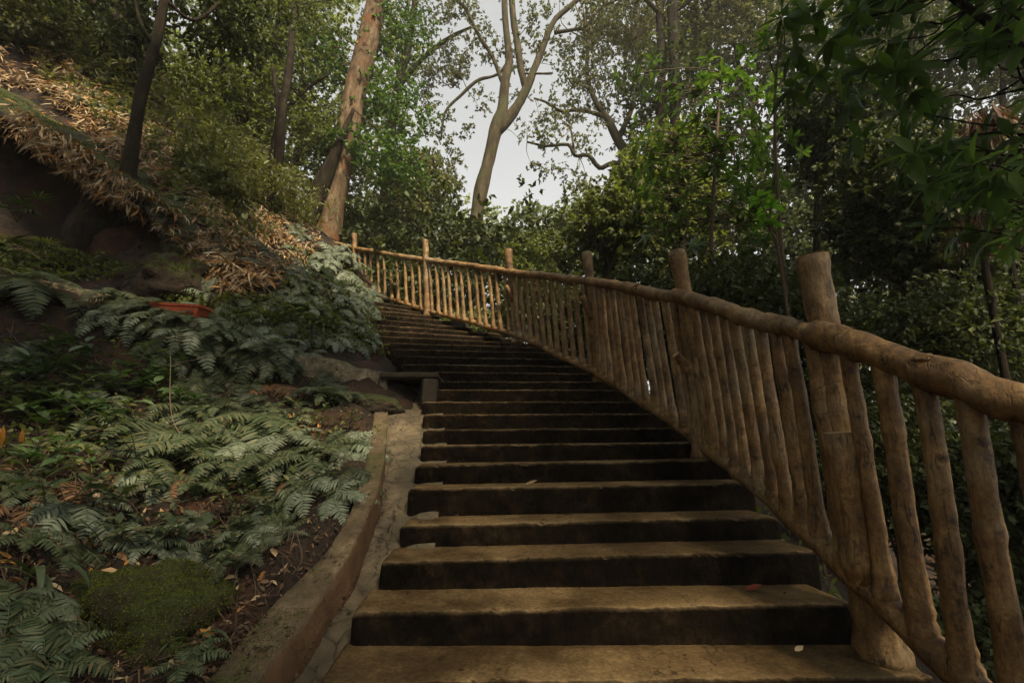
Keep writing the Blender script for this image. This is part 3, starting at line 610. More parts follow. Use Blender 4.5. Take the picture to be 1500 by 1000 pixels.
def put_fern(px, py, var, s, az, label, pale=False, group=None, P=None, up=.03, tilt=.78):
    if P is None:
        P, ok = hit([px], [py]); P = P[0]
    n = gnormal(np.array([P[0]]), np.array([P[1]]))[0]; n = unit(n * tilt + np.array([0, 0, 1 - tilt]))
    me = (FERNP if pale else FERN)[var]
    o = bpy.data.objects.new('fern', me); C.objects.link(o)
    zq = Vector((0, 0, 1)).rotation_difference(Vector(n)); o.rotation_mode = 'QUATERNION'
    from mathutils import Quaternion
    o.rotation_quaternion = zq @ Quaternion((0, 0, 1), az); o.location = Vector(P + n * up); o.scale = (s, s, s)
    tag(o, label, 'fern', group); return o
AZD = -.95      # downhill, toward the steps and the camera
for a in [  # the ferns one can point at
    (505, 655, 1, 1.05, -.3, 'pale fern whose frond reaches across the kerb to the drain', True), (470, 668, 0, 1.0, -.8, 'dense fern above the kerb bend, left of the drain', False),
    (235, 700, 3, .95, -1.5, 'fern with two fronds hanging straight down over bare red soil', True), (330, 690, 0, 1.05, -1.0, 'broad green fern in the middle of the lower bank', False),
    (395, 705, 3, 1.05, -.7, 'long frond fern drooping toward the lower kerb', False), (455, 715, 1, .9, -.6, 'fern tips hanging lowest over the kerb edge', True),
    (105, 655, 2, .7, -1, 'small upright fern on the soil among the broad leaves', False), (115, 745, 1, .85, -.5, 'spreading fern over the leaf litter above the mossy boulder', True),
    (235, 470, 0, 1.5, -.9, 'large pale fern in front of the terracotta trough', True), (290, 500, 3, 1.3, -1.2, 'fern draped over the wall under the trough', False),
    (20, 800, 4, .7, 0, 'small fern at the edge beside the strap leaved plant', False), (60, 985, 2, .62, -.5, 'low fern below the mossy boulder at the bottom corner', False),
    (265, 985, 4, .55, .2, 'little fern between the mossy boulder and the kerb', False), (400, 520, 0, 1.1, -.9, 'fern arching from the middle of the terrace wall', False),
    (300, 600, 3, 1.2, -1.3, 'long dark frond hanging in the shade below the wall', False), (455, 520, 1, .7, -.8, 'short fern hanging on the wall end by the culvert', True),
    (440, 420, 2, 1.2, -1, 'bushy pale fern on top of the mound beside the upper steps', True), (515, 400, 3, 1.5, -.6, 'feathery pale fern cascading toward the upper railing', True), (205, 462, 1, 1.25, -1.3, 'pale fern frond crossing the hidden end of the terracotta trough', True)]:
    put_fern(*a)
BIGF = [(262, 612, 5), (318, 640, 3), (372, 628, 5), (420, 662, 1), (350, 672, 3), (290, 668, 1), (450, 690, 3), (215, 640, 5), (395, 690, 1)]
def scatter(poly, n, jitter=0):
    """random bearings inside a picture polygon -> points on the terrain"""
    poly = np.array(poly, float); lo, hi = poly.min(0), poly.max(0); out = np.zeros((0, 2))
    while len(out) < n:
        q = rng.uniform(lo, hi, (n * 3, 2)); ins = np.zeros(len(q), bool); j = len(poly) - 1
        for i in range(len(poly)):
            a, b = poly[i], poly[j]; c = ((a[1] > q[:, 1]) != (b[1] > q[:, 1])) & (q[:, 0] < (b[0] - a[0]) * (q[:, 1] - a[1]) / (b[1] - a[1] + 1e-9) + a[0]); ins ^= c; j = i
        out = np.vstack([out, q[ins]])
    out = out[:n]; P, ok = hit(out[:, 0], out[:, 1]); return P[ok]
ZONES = [
    ('lower bank', [(180, 620), (440, 590), (525, 625), (500, 700), (380, 745), (200, 720)], 18, .78, .0, 'green fern among others on the lower bank above the kerb'),
    ('wall front', [(200, 500), (330, 500), (470, 545), (500, 600), (360, 600), (230, 590)], 16, 1.0, .0, 'dark fern hanging in front of the terrace wall'),
    ('mound', [(430, 380), (500, 365), (545, 420), (548, 462), (500, 470), (430, 450)], 34, 1.25, .9, 'pale feathery fern massed on the mound by the upper steps'),
    ('mound foot', [(400, 470), (490, 480), (550, 495), (470, 505), (440, 500), (400, 490)], 14, .95, .5, 'short fern along the wall top below the mound'),
    ('far left', [(0, 500), (150, 510), (180, 600), (0, 640)], 12, .8, .2, 'shaded fern under the wall amid broad leaves'),
    ('kerb side', [(320, 760), (440, 690), (500, 690), (440, 780), (360, 850), (300, 830)], 16, .62, .3, 'small fern near the hanging roots beside the kerb'),
    ('boulder side', [(0, 760), (110, 740), (300, 760), (290, 810), (120, 830), (60, 960), (0, 960)], 14, .55, .3, 'small fern on the shady ground round the mossy boulder'),
    ('mound side', [(490, 450), (552, 455), (558, 515), (520, 520), (480, 490)], 14, .75, .6, 'short fern on the steep side of the mound above the culvert slab'),
    ('bank top', [(120, 560), (300, 580), (440, 600), (420, 640), (250, 650), (120, 620)], 14, .9, .3, 'fern rooted under the wall and arching over the middle of the bank'),
    ('slope top', [(60, 70), (150, 110), (230, 190), (250, 240), (190, 220), (100, 130)], 14, .8, .3, 'small green fern pushing through the dry leaves of the upper slope'),
    ('slope', [(230, 270), (420, 310), (470, 350), (420, 400), (300, 390), (240, 320)], 24, .9, .4, 'wispy fern rooted in the dry leaf slope'),
    ('trough side', [(290, 430), (400, 440), (430, 480), (320, 490)], 12, 1., .4, 'fern between the trough and the mound on the terrace'),
    ('corner', [(0, 660), (90, 690), (110, 830), (0, 860)], 6, .6, .3, 'small fern in the shady corner of the lower bank')]
wsx = spline(WT, 60)
for i in range(4, 46):
    for q in range(2):
        if random.random() < (.8 if i >= 25 else .22):
            tl = 'fern fronds hanging down over the face of the terrace wall'
            put_fern(0, 0, random.choice([5, 5, 3, 1]), random.uniform(.75, 1.25), random.gauss(-1.1, .45), tl, random.random() < .25, 'ferns: ' + tl, P=wsx[i] + np.array([random.gauss(0, .08), random.gauss(-.02, .06), random.uniform(-.22, .0)]), tilt=.3)
for P in scatter([(0, 480), (400, 560), (500, 650), (420, 760), (180, 760), (0, 800)], 16):
    o = put_fern(0, 0, random.choice([1, 3, 5]), random.uniform(.6, 1.), random.gauss(AZD, .6), 'withered brown fern fronds drooping on the bank', False, 'ferns: withered', P=P, up=.01); me_ = WITH[random.randrange(2)]; o.data = me_
for (px, py) in [(520, 668), (512, 690), (500, 712), (488, 735), (535, 640), (528, 655), (470, 748)]:
    tl = 'fern overhanging the outer edge of the kerb'; put_fern(px, py, random.choice([1, 3]), random.uniform(.55, .85), random.gauss(-.45, .3), tl, random.random() < .4, 'ferns: ' + tl)
for px, py, v in BIGF:
    tl = 'large fern with long fronds overhanging the middle of the lower bank'; put_fern(px, py, v, random.uniform(.95, 1.25), random.gauss(-.95, .45), tl, random.random() < .3, 'ferns: ' + tl, up=.12, tilt=.5)
for nm, poly, n, s, pp, lab in ZONES:
    for P in scatter(poly, n):
        put_fern(0, 0, random.randrange(5), s * random.uniform(.75, 1.25), random.gauss(AZD, .6), lab, random.random() < pp, 'ferns: ' + lab, P=P)

# dry leaf litter
def litter(name, poly, n, L0, L1, wid, m, lift, fine=True, hang=0, clump=0):
    P = scatter(poly, n)
    if clump: P = P[(fbm(P * 1.9, 77, 3) + rng.normal(size=len(P)) * .25) > clump - .6]
    n = len(P); N = gnormal(P[:, 0], P[:, 1]); P = P + N * (rng.uniform(0, lift, n) * (1 + (fbm(P * 3, 5, 2) if clump else 0)))[:, None]
    D = rdir(n); D = unit(D - N * (D * N).sum(1)[:, None] * .75 + np.array([.25, -.45, -.55]) * hang); L = rng.uniform(L0, L1, n)
    V, T = leafcloud(P, D, unit(N + rng.normal(size=(n, 3)) * .55), L, L * wid * rng.uniform(.7, 1.3, n), fine, rng.uniform(-.3, .4, n), .35); return V, T
a = [litter('', [(-40, 60), (60, 70), (130, 125), (210, 200), (180, 265), (130, 235), (60, 190), (-40, 140)], 12000, .09, .24, .055, None, .2, hang=1.4, clump=.57),
     litter('', [(195, 205), (250, 230), (300, 280), (420, 330), (470, 350), (430, 420), (330, 430), (280, 390), (230, 310)], 15000, .06, .2, .075, None, .14, hang=.9, clump=.53),
     litter('', [(60, 60), (150, 110), (300, 240), (470, 340), (440, 350), (200, 210), (60, 110)], 1500, .10, .2, .08, None, .10, hang=.3)]
lq = lp[rng.integers(35, 110, 2600)]; n = len(lq); lq = lq + np.stack([rng.normal(size=n) * .06, rng.uniform(-.12, .55, n), rng.uniform(-.10, .26, n)], 1)
Ln = rng.uniform(.1, .24, n); a.append(leafcloud(lq, unit(rng.normal(size=(n, 3)) * .45 + [.1, -.25, -.9]), rdir(n), Ln, Ln * rng.uniform(.04, .075, n), True, rng.uniform(-.3, .4, n), .3))
V, T = join(a); tag(obj('leaf_litter', V, T, MT['litter']), 'thick mat of dry tan bamboo leaves on the hillside', kind='stuff')
V, T = join([litter('', [(0, 560), (200, 600), (420, 700), (500, 730), (380, 900), (300, 1000), (0, 1000)], 520, .03, .085, .19, None, .03, hang=.2), litter('', [(300, 560), (430, 600), (480, 640), (300, 690)], 160, .05, .1, .18, None, .04, hang=.4)])
tag(obj('fallen_leaves', V, T, MT['litter']), 'scattered brown dead leaves on the lower bank', kind='stuff')
MT['debris'] = leafmat('debris', [(.012, .008, .005), (.025, .015, .009), (.05, .03, .016), (.10, .062, .034), (.035, .016, .008)], .1, .7, .2, (1.2, 1., .7), .0)
BANK = [(-20, 470), (200, 490), (480, 560), (560, 610), (560, 690), (500, 780), (420, 860), (300, 1000), (-20, 1000)]
V, T = join([litter('', BANK, 6500, .015, .045, .2, None, .03, hang=.3), litter('', BANK, 2600, .06, .2, .016, None, .06, True, hang=.5), litter('', [(-20, 370), (200, 420), (330, 440), (300, 340), (230, 330), (60, 380)], 2600, .02, .06, .2, None, .03)])
tag(obj('bank_debris', V, T, MT['debris']), 'dark crumbled leaf debris and straw on the bank', kind='stuff')
P = []
for k in range(-1, 17):
    for q in range(20):
        u = random.choice([random.random(), random.random() ** 4, 1 - random.random() ** 4]); a = LE[k] * (1 - u) + RE[k] * u; b = LE[k + 1] * (1 - u) + RE[k + 1] * u; v = 1 - random.random() ** 2 * .95 - .03
        P.append([a[0] * (1 - v) + b[0] * v, a[1] * (1 - v) + b[1] * v, a[2] + .008])
for q in range(160):
    i = random.randrange(8, 110); u = random.random(); a_ = kout[i] * (1 - u) + kin[i] * u; P.append([a_[0], a_[1], a_[2] + .012])
for q in range(330):
    y = random.uniform(1.4, 4.8); u = random.random() ** 3; kx = float(np.interp(y, KIN[:, 1], KIN[:, 0])); lx = float(np.interp(y, [LE[k][1] for k in range(-4, 13)], [LE[k][0] for k in range(-4, 13)]))
    P.append([kx + .02 + (lx - kx - .03) * u, y, bedz(y) - .03 * math.sin(min(u * 1.3, 1) * math.pi) + .03])
P = np.array(P); n = len(P); V, T = leafcloud(P, rdir(n) * [1, 1, .15], unit(rng.normal(size=(n, 3)) * .25 + [0, 0, 1]), rng.uniform(.01, .04, n), rng.uniform(.002, .009, n), False, .1)
tag(obj('step_litter', V, T, MT['debris']), 'crumbs of dead leaf lying on the treads and in the drain', kind='stuff')
# low green cover
def cover(poly, n, L0, L1, wid, lift, fine=False):
    P = scatter(poly, n); n = len(P); N = gnormal(P[:, 0], P[:, 1]); P = P + N * (rng.uniform(0, 1, n) ** 1.5 * lift)[:, None]
    D = unit(rdir(n) + np.array([.2, -.3, .1])); L = rng.uniform(L0, L1, n)
    return leafcloud(P, D, unit(rng.normal(size=(n, 3)) * .5 + np.array([0, 0, 1.])), L, L * wid, fine, rng.uniform(0, .4, n))
RP = []
for q in range(1500):
    k = random.uniform(-2, 22); i = int(math.floor(k)); a_ = RE[i] * (1 - k + i) + RE[i + 1] * (k - i); d_ = unit((RE[i] - LE[i])); w_ = random.uniform(.1, .9); X_, Y_ = a_[0] + d_[0] * w_, a_[1] + d_[1] * w_; RP.append([X_, Y_, float(height(X_, Y_)) + random.random() ** 2 * .25])
RP = np.array(RP); V, T = join([leafcloud(RP, unit(rdir(1500) + [0, 0, .3]), unit(rng.normal(size=(1500, 3)) * .5 + [0, 0, 1.]), rng.uniform(.04, .11, 1500), rng.uniform(.01, .026, 1500), True, .2), cover([(0, 470), (200, 500), (480, 550), (530, 620), (500, 700), (350, 740), (150, 720), (0, 700)], 1500, .025, .07, .28, .12, True), cover([(410, 380), (500, 365), (550, 430), (552, 500), (480, 510), (400, 470)], 1500, .04, .1, .2, .3, True), cover([(480, 440), (555, 450), (560, 525), (490, 510)], 1600, .03, .08, .26, .12, True), cover([(0, 380), (120, 400), (230, 430), (230, 400), (100, 370), (0, 350)], 1200, .03, .09, .24, .14, True), cover([(230, 440), (400, 440), (480, 520), (330, 480)], 1300, .03, .08, .28, .18, True)])
tag(obj('ground_cover', V, T, MT['lf_mid']), 'small green creeping leaves covering the bank', kind='stuff')
V, T = join([cover([(0, -80), (200, -20), (480, 330), (440, 345), (280, 250), (120, 120), (60, 80), (0, 50)], 12000, .08, .2, .11, .8, True), cover([(280, 200), (480, 300), (480, 345), (400, 320), (250, 250)], 9000, .08, .2, .11, 1.0, True)])
V2, T2_ = cover([(40, 60), (150, 110), (260, 230), (330, 300), (420, 340), (330, 370), (240, 280), (160, 200), (60, 130)], 2600, .05, .15, .2, .3, True); V, T = join([(V, T), (V2, T2_)])
tag(obj('hillside_undergrowth', V, T, MT['lf_olive']), 'tangled olive undergrowth along the top of the leaf slope', kind='stuff')

# ------------------------------------------------------------------ trees and shrubs
SHADE_TREES = [  # unseen trees added for shade, crowns: x, y, z, radius, half height, leaves
    (5.5, -1.5, 7, [(3.6, .2, 6.2, 1.5, .8, 2600), (5.2, 1.6, 6.6, 1.5, .8, 4200), (4.6, -1.6, 6.6, 1.6, .9, 2600), (2.2, -1.2, 6.0, 1.3, .7, 900)]),
    (-5.5, .5, 9, [(-1.6, 3.0, 7.4, 1.6, .8, 4200), (-3.4, 1.6, 7.6, 1.7, .8, 4200), (-.2, 1.0, 6.6, 1.6, .8, 2600), (-4.2, 3.4, 8.6, 1.5, .8, 3600), (-2.6, -.2, 5.6, 1.3, .7, 4200), (1.6, 1.6, 7.2, 1.5, .8, 4200)]),
    (7.5, 3.0, 8, [(5.4, 3.4, 7.3, 1.4, .8, 4200), (6.5, 1.8, 7.6, 1.6, .9, 4200), (3.4, 2.4, 7.2, 1.4, .8, 4200)]),
    (1.5, -5, 7, [(1.0, -3.0, 5.6, 1.7, 1, 1700), (-1.5, -2.6, 6.0, 1.7, .9, 1600), (3.2, -4.2, 6.4, 1.9, 1, 1200), (.2, -5.5, 4.0, 2.0, 1.6, 3600), (1.6, -7, 3, 2.4, 2.2, 5200)]),
    (-5, -4, 8, [(-3.6, -1.6, 6.3, 1.7, .9, 4200), (-4.5, -3.5, 5, 2.2, 2, 5200), (-2.4, -4.6, 4.6, 2, 1.8, 4200), (-5.5, -1, 4.5, 1.8, 1.6, 4200)]),
    (4.5, -6, 6, [(4.0, -5.6, 3.4, 2, 1.8, 4200), (6.2, -3.6, 4.6, 1.9, 1.6, 4200), (6.5, -.5, 4.5, 1.6, 1.5, 4200)])]
DENS = 1.7
def blob_leaves(blobs, L0, L1, wid, tw=.12, per=9, up=.6, fine=False, droop=.25, curl=.15):
    """leaf sprays filling ellipsoids (px, py, rx px, ry px, distance, half depth m, number of leaves)"""
    Ps, Ds = [], []; cent = []
    for (px, py, rx, ry, Y, rz, n) in blobs:
        n = int(n * DENS); c = at(px, py, Y); s = pxsize(Y) * 1.03; k = max(3, n // per)
        # sub-clumps give light and dark masses with gaps between
        nc = max(3, k // 14); cc = unit(rng.normal(size=(nc, 3))) * (rng.uniform(0, 1, (nc, 1)) ** .45); cs = rng.uniform(.2, .5, nc)
        w = rng.integers(0, nc, k); loc = cc[w] + rng.normal(size=(k, 3)) * cs[w][:, None] * .75
        loc = np.where(np.linalg.norm(loc, axis=1)[:, None] > 1.25, loc * .7, loc)
        tp = c + loc * np.array([rx * s, rz, ry * s]); cent.append(tp[: max(2, nc)])
        td = unit(rng.normal(size=(k, 3)) + loc * .9 + np.array([0, 0, -.25])); tl = rng.uniform(.6, 1.6, k) * tw
        u = rng.uniform(0, 1, (k, per)); P = tp[:, None] + td[:, None] * (u * tl[:, None])[..., None]
        D = unit(td[:, None] * .8 + rng.normal(size=(k, per, 3)) * .75 + np.array([0, 0, -droop])); Ps.append(P.reshape(-1, 3)); Ds.append(D.reshape(-1, 3))
    P = np.vstack(Ps); D = np.vstack(Ds); n = len(P); L = rng.uniform(L0, L1, n)
    V, T = leafcloud(P, D, unit(rng.normal(size=(n, 3)) * (1 - up) + np.array([0, 0, up])), L, L * wid, fine, curl)
    return V, T, np.vstack(cent)
def limb_px(pts, n=26):
    """pts: (px, py, distance, radius px)"""
    Q = np.array([np.append(at(a, b, Y), r * pxsize(Y)) for a, b, Y, r in pts]); S = spline(Q, n); return S[:, :3], np.clip(S[:, 3], .004, None)
def tree(name, label, cat, trunk, limbs, blobs, leaf, lm, bm, group=None, seg=14, lump=.12, root=True, twigs=24, fine=False, per=9, tw=.12, up=.55, droop=.25):
    P, r = limb_px(trunk, 40)
    if root:                                               # run the trunk down into the ground
        g = height(P[:1, 0], P[:1, 1])[0] - .15
        if P[0, 2] > g + .2:
            k = max(2, int((P[0, 2] - g) / .4)); ex = np.linspace([P[0, 0], P[0, 1], g], P[0], k, endpoint=False); P = np.vstack([ex, P]); r = np.concatenate([r[0] * np.linspace(1.35, 1.02, k), r])
    e = empty(name, P[0]); tag(e, label, cat, group)
    V, T = tube(P, r, seg, lump, 1.2 / max(r.max(), .05) * .35, int(abs(P[0, 0]) * 100)); obj('trunk', V, T, bm, e)
    tips = [P[-1]]
    for l in limbs:
        Pl, rl = limb_px(l, 22); V, T = tube(Pl, rl, 8, .12, 5, 3); obj('limb', V, T, bm, e); tips.append(Pl[-1]); tips.append(Pl[len(Pl) // 2])
    if blobs:
        V, T, cent = blob_leaves(blobs, leaf[0], leaf[1], leaf[2], tw, per, up, fine, droop)
        cr = obj('crown', V, T, lm, e)
        # twigs: thin wood from the nearest limb or trunk point to the leaf masses
        wood = np.vstack([P] + tips) if False else np.vstack([P, np.array(tips)]); parts = []
        for c in cent[rng.permutation(len(cent))[:twigs]]:
            b = wood[np.argmin(((wood - c) ** 2).sum(1) + rng.uniform(0, .5, len(wood)))]; mid = (b + c) / 2 + rng.normal(size=3) * .12 * np.linalg.norm(c - b) + np.array([0, 0, .05])
            L = np.linalg.norm(c - b); parts.append(tube(spline(np.array([b, mid, c]), 9), np.linspace(.012 + .006 * L, .004, 9), 5, cap=False))
        if parts:
            V, T = join(parts); o = obj('branches', V, T, MT['twig'] if bm is not MT['bark_dark'] else bm, e)
            o.name = 'twigs'; o['kind'] = 'stuff'
    return e
def shrub(label, blobs, leaf, lm, stems, group=None, bm=None, cat='shrub', name='shrub', **kw):
    c = at(*blobs[0][:2], blobs[0][4]); g = float(height(c[0], c[1])); e = empty(name, (c[0], c[1], g)); tag(e, label, cat, group)
    V, T, cent = blob_leaves(blobs, *leaf, **kw); obj('foliage', V, T, lm, e)
    base = np.array([c[0], c[1], g - .1])
    for i in range(stems):
        t = cent[rng.integers(len(cent))]; b = base + np.array([random.uniform(-.25, .25), random.uniform(-.2, .2), 0]); mid = (b * .45 + t * .55) + rng.normal(size=3) * .08 + np.array([(b[0] - t[0]) * .2, 0, .1])
        V, T = tube(spline(np.array([b, mid, t]), 14), np.linspace(.03, .008, 14) * max(.6, min(2, np.linalg.norm(t - b) / 3)), 6, .1, 8, i); obj('stem', V, T, bm or MT['twig'], e)
    return e
LM = MT
# -- trees on the slope
tree('tree', 'thin dark leaning tree growing from the dry leaf slope', 'tree', [(185, 285, 6.0, 13), (188, 255, 6.0, 11), (195, 205, 6.05, 9.5), (208, 135, 6.1, 9), (226, 70, 6.2, 8.5), (240, 5, 6.3, 8), (252, -70, 6.5, 7), (262, -160, 6.8, 6)],
     [[(242, 0, 6.3, 4), (285, 30, 6.5, 3), (330, 0, 6.9, 3), (380, -10, 7.2, 2)], [(226, 70, 6.2, 4), (205, 30, 6, 3), (190, -40, 6, 2)]],
     [(330, 20, 110, 55, 7.2, .9, 2600), (250, -110, 160, 90, 6.6, 1.2, 3500), (120, -60, 110, 80, 6.4, 1., 2400)], (.07, .14, .24), MT['lf_dark'], MT['bark_dark'])
tree('tree', 'thick ivy covered tree behind the thin dark leaning tree', 'tree', [(160, 200, 8.4, 26), (172, 140, 8.4, 22), (185, 70, 8.4, 20), (196, 0, 8.5, 19), (205, -80, 8.7, 17), (212, -180, 9, 15)],
     [[(190, 40, 8.4, 8), (130, 0, 8.2, 6), (60, -40, 8, 4)]], [(185, 60, 46, 75, 8.2, .5, 2600), (160, 150, 50, 50, 8.1, .5, 1500), (60, 20, 120, 70, 8.4, 1.2, 4800), (210, -130, 190, 90, 9, 1.6, 4200)], (.06, .12, .28), MT['lf_dark'], MT['bark_dark'])
tree('tree', 'slim twin stemmed tree between the leaf slope and the big leaning tree', 'tree', [(388, 322, 8.8, 10), (396, 275, 8.8, 9), (408, 235, 8.8, 8), (413, 165, 8.8, 7), (425, 90, 9.2, 6), (430, 10, 10, 5)],
     [[(396, 270, 8.8, 6), (400, 220, 8.9, 5), (408, 165, 9, 4.5), (400, 100, 9.3, 3.5)], [(360, 250, 10.3, 3), (372, 200, 10.2, 2.5), (350, 150, 10, 2), (300, 150, 9.8, 1.5)], [(413, 165, 10.6, 4), (450, 130, 10.6, 3), (480, 110, 10.6, 2)]],
     [(300, 130, 90, 70, 10, 1.2, 4200), (380, 110, 100, 90, 10.6, 1.4, 6000), (330, 210, 90, 60, 10.2, 1., 3600), (440, 190, 60, 70, 10.8, 1., 2600), (430, 40, 110, 60, 11, 1.4, 4600)], (.07, .14, .27), MT['lf_mid'], MT['bark_dark'], twigs=40)
tree('tree', 'big leaning tree with flaking orange bark at the end of the railing', 'tree', [(468, 356, 11.2, 31), (476, 325, 11.2, 26), (491, 262, 11.2, 22), (507, 200, 11.25, 20.5), (524, 120, 11.3, 19), (543, 40, 11.4, 18), (556, -20, 11.5, 17), (575, -120, 11.8, 17), (590, -220, 12.2, 15)],
     [[(440, 352, 10.6, 18), (459, 298, 10.6, 15), (480, 250, 10.65, 11), (496, 212, 10.7, 7), (518, 160, 10.8, 3)], [(560, -40, 11.6, 9), (610, -90, 12, 7), (680, -130, 12.5, 4)], [(550, 0, 11.5, 7), (500, -50, 11.5, 5), (440, -70, 11.5, 3)]],
     [(505, 215, 40, 30, 10.9, .5, 500), (580, 150, 60, 70, 11.8, 1.1, 2000), (575, 235, 55, 45, 11.6, .9, 1500), (590, 50, 55, 60, 12, 1., 1700), (470, 90, 45, 70, 11.6, .9, 1600), (600, -110, 170, 90, 12, 2, 4500), (450, -80, 110, 60, 11.8, 1.5, 2500)], (.08, .15, .28), MT['lf_bright'], MT['bark_tan'], seg=22, lump=.1, twigs=36)
for o in [o for o in bpy.data.objects if o.name.startswith('limb')][-3:]:
    if o == [q for q in bpy.data.objects if q.parent == o.parent and q.name.startswith('limb')][0]: o.data.materials[0] = MT['bark_dark']; o['label'] = 'dark ivy stem pressed against the trunk foot'
tree('tree', 'forked grey tree standing alone against the pale sky', 'tree', [(697, 325, 15, 11.5), (704, 280, 15, 11), (716, 235, 15, 10.5), (725, 195, 15, 11), (731, 178, 15, 11.5), (736, 160, 15, 9), (740, 120, 15, 8), (746, 88, 15, 6.5), (741, 40, 15, 5.5), (739, -10, 15, 5), (742, -90, 15.3, 4)],
     [[(726, 196, 15, 9), (742, 178, 15, 9.5), (760, 152, 15, 8.5), (772, 128, 15, 8), (784, 98, 15, 6.5), (798, 62, 15, 5.5), (812, 30, 15, 5), (835, 10, 15, 4.5), (858, -12, 15, 4)],
      [(771, 132, 15, 6), (763, 100, 15, 6.2), (757, 60, 15, 6), (751, 20, 15, 5.6), (748, -30, 15, 5)], [(745, 92, 15, 4), (727, 110, 15, 2.5), (700, 118, 15, 2.8), (675, 140, 15, 2.6), (652, 165, 15, 2.3), (646, 205, 15, 1.6)], [(735, 120, 15, 3.5), (722, 85, 15, 3.5), (700, 50, 15, 3.5), (680, 10, 15, 3), (655, -5, 15, 2.5)],
      [(812, 48, 15, 3.5), (838, 44, 15, 3), (858, 38, 15, 2.8), (880, 12, 15, 2.5), (912, -4, 15, 2)], [(806, 108, 14.9, 2), (765, 108, 14.9, 1.4)]],
     [(650, 175, 38, 40, 15, .8, 420), (665, 20, 50, 30, 15, .8, 420), (735, 75, 40, 50, 15.4, .8, 260), (800, 140, 40, 25, 15.3, .7, 220), (690, 85, 30, 30, 15.2, .6, 200), (875, 20, 60, 40, 15.2, .9, 900), (760, -70, 180, 60, 15.5, 2, 3600), (770, 200, 25, 12, 15.2, .4, 90), (690, 150, 28, 22, 15.1, .6, 160), (660, 235, 26, 30, 15, .6, 240), (715, 20, 40, 22, 15.2, .7, 300), (795, 35, 40, 26, 15.3, .7, 260), (832, 100, 36, 30, 15.3, .7, 260), (705, 60, 26, 20, 15.2, .6, 150), (655, 120, 30, 30, 15.1, .7, 260), (745, 140, 30, 20, 15.4, .5, 110), (860, 70, 40, 30, 15.4, .7, 300), (690, 105, 40, 26, 15.2, .7, 260), (720, 60, 36, 26, 15.2, .7, 240), (780, 75, 34, 30, 15.3, .7, 260), (820, 65, 40, 26, 15.3, .7, 300), (770, 20, 40, 26, 15.3, .7, 300), (670, 185, 30, 22, 15.1, .6, 200), (655, 265, 26, 22, 15, .6, 220)], (.08, .13, .3), MT['lf_olive'], MT['bark_grey'], seg=16, twigs=34, tw=.16)
tree('tree', 'tree hung with a shaggy mossy curtain beyond the orange barked trunk', 'tree', [(560, 330, 17, 8), (572, 200, 17, 8), (585, 120, 17, 7), (600, 60, 17, 6), (610, -20, 17, 5)], [[(585, 125, 17, 5), (620, 85, 17, 4), (660, 55, 17, 3.5), (690, 40, 17, 2)], [(590, 100, 17, 4), (560, 60, 17, 3), (540, 10, 17, 2)]],
     [(650, 80, 30, 45, 17, .9, 1200), (635, 115, 20, 35, 17, .7, 600), (600, 110, 55, 60, 17.3, 1.3, 1500), (570, 40, 60, 60, 17.2, 1.3, 1700), (625, 20, 50, 40, 17.4, 1.2, 1000)], (.07, .13, .27), MT['lf_olive'], MT['bark_dark'], twigs=20)
tree('tree', 'open crowned tree reaching bare crooked branches over the sky gap', 'tree', [(968, 330, 16, 11), (950, 280, 16, 10), (925, 235, 16, 8), (905, 205, 16, 7), (890, 175, 16, 6), (872, 148, 16, 4.5), (860, 110, 16, 3.5), (862, 60, 16, 3)],
     [[(888, 172, 16, 4), (864, 164, 16, 3.2), (844, 161, 15.9, 3), (822, 163, 15.8, 2.6), (800, 150, 15.7, 2), (782, 144, 15.6, 1.5)], [(925, 238, 16, 5), (895, 240, 15.8, 4.2), (878, 246, 15.8, 3.8), (862, 228, 15.7, 3.4), (842, 228, 15.6, 3), (832, 212, 15.5, 2.8), (800, 214, 15.4, 2.3), (772, 208, 15.4, 1.6)], [(905, 205, 16, 5), (925, 160, 16, 4), (935, 110, 16, 3), (925, 60, 16.2, 2.2)], [(842, 228, 15.6, 2), (836, 190, 15.6, 1.6), (828, 180, 15.6, 1)]],
     [(815, 170, 38, 22, 15.8, .6, 330), (800, 205, 40, 20, 15.5, .6, 300), (850, 200, 40, 30, 15.8, .6, 420), (835, 150, 30, 20, 15.8, .5, 260), (815, 245, 34, 16, 15.6, .5, 240), (790, 180, 30, 14, 15.6, .5, 160), (848, 275, 24, 22, 15.8, .5, 220), (870, 120, 65, 60, 16, 1.2, 1800), (920, 70, 75, 70, 16.3, 1.3, 2700), (860, 55, 55, 45, 16.2, 1, 1100), (930, 160, 55, 60, 16.2, 1.2, 1700), (845, 255, 22, 28, 15.8, .5, 160), (960, 20, 90, 60, 16.5, 1.6, 2600), (900, -50, 120, 60, 16.5, 1.6, 2500)], (.08, .14, .29), MT['lf_olive'], MT['bark_grey'], twigs=60, tw=.16)
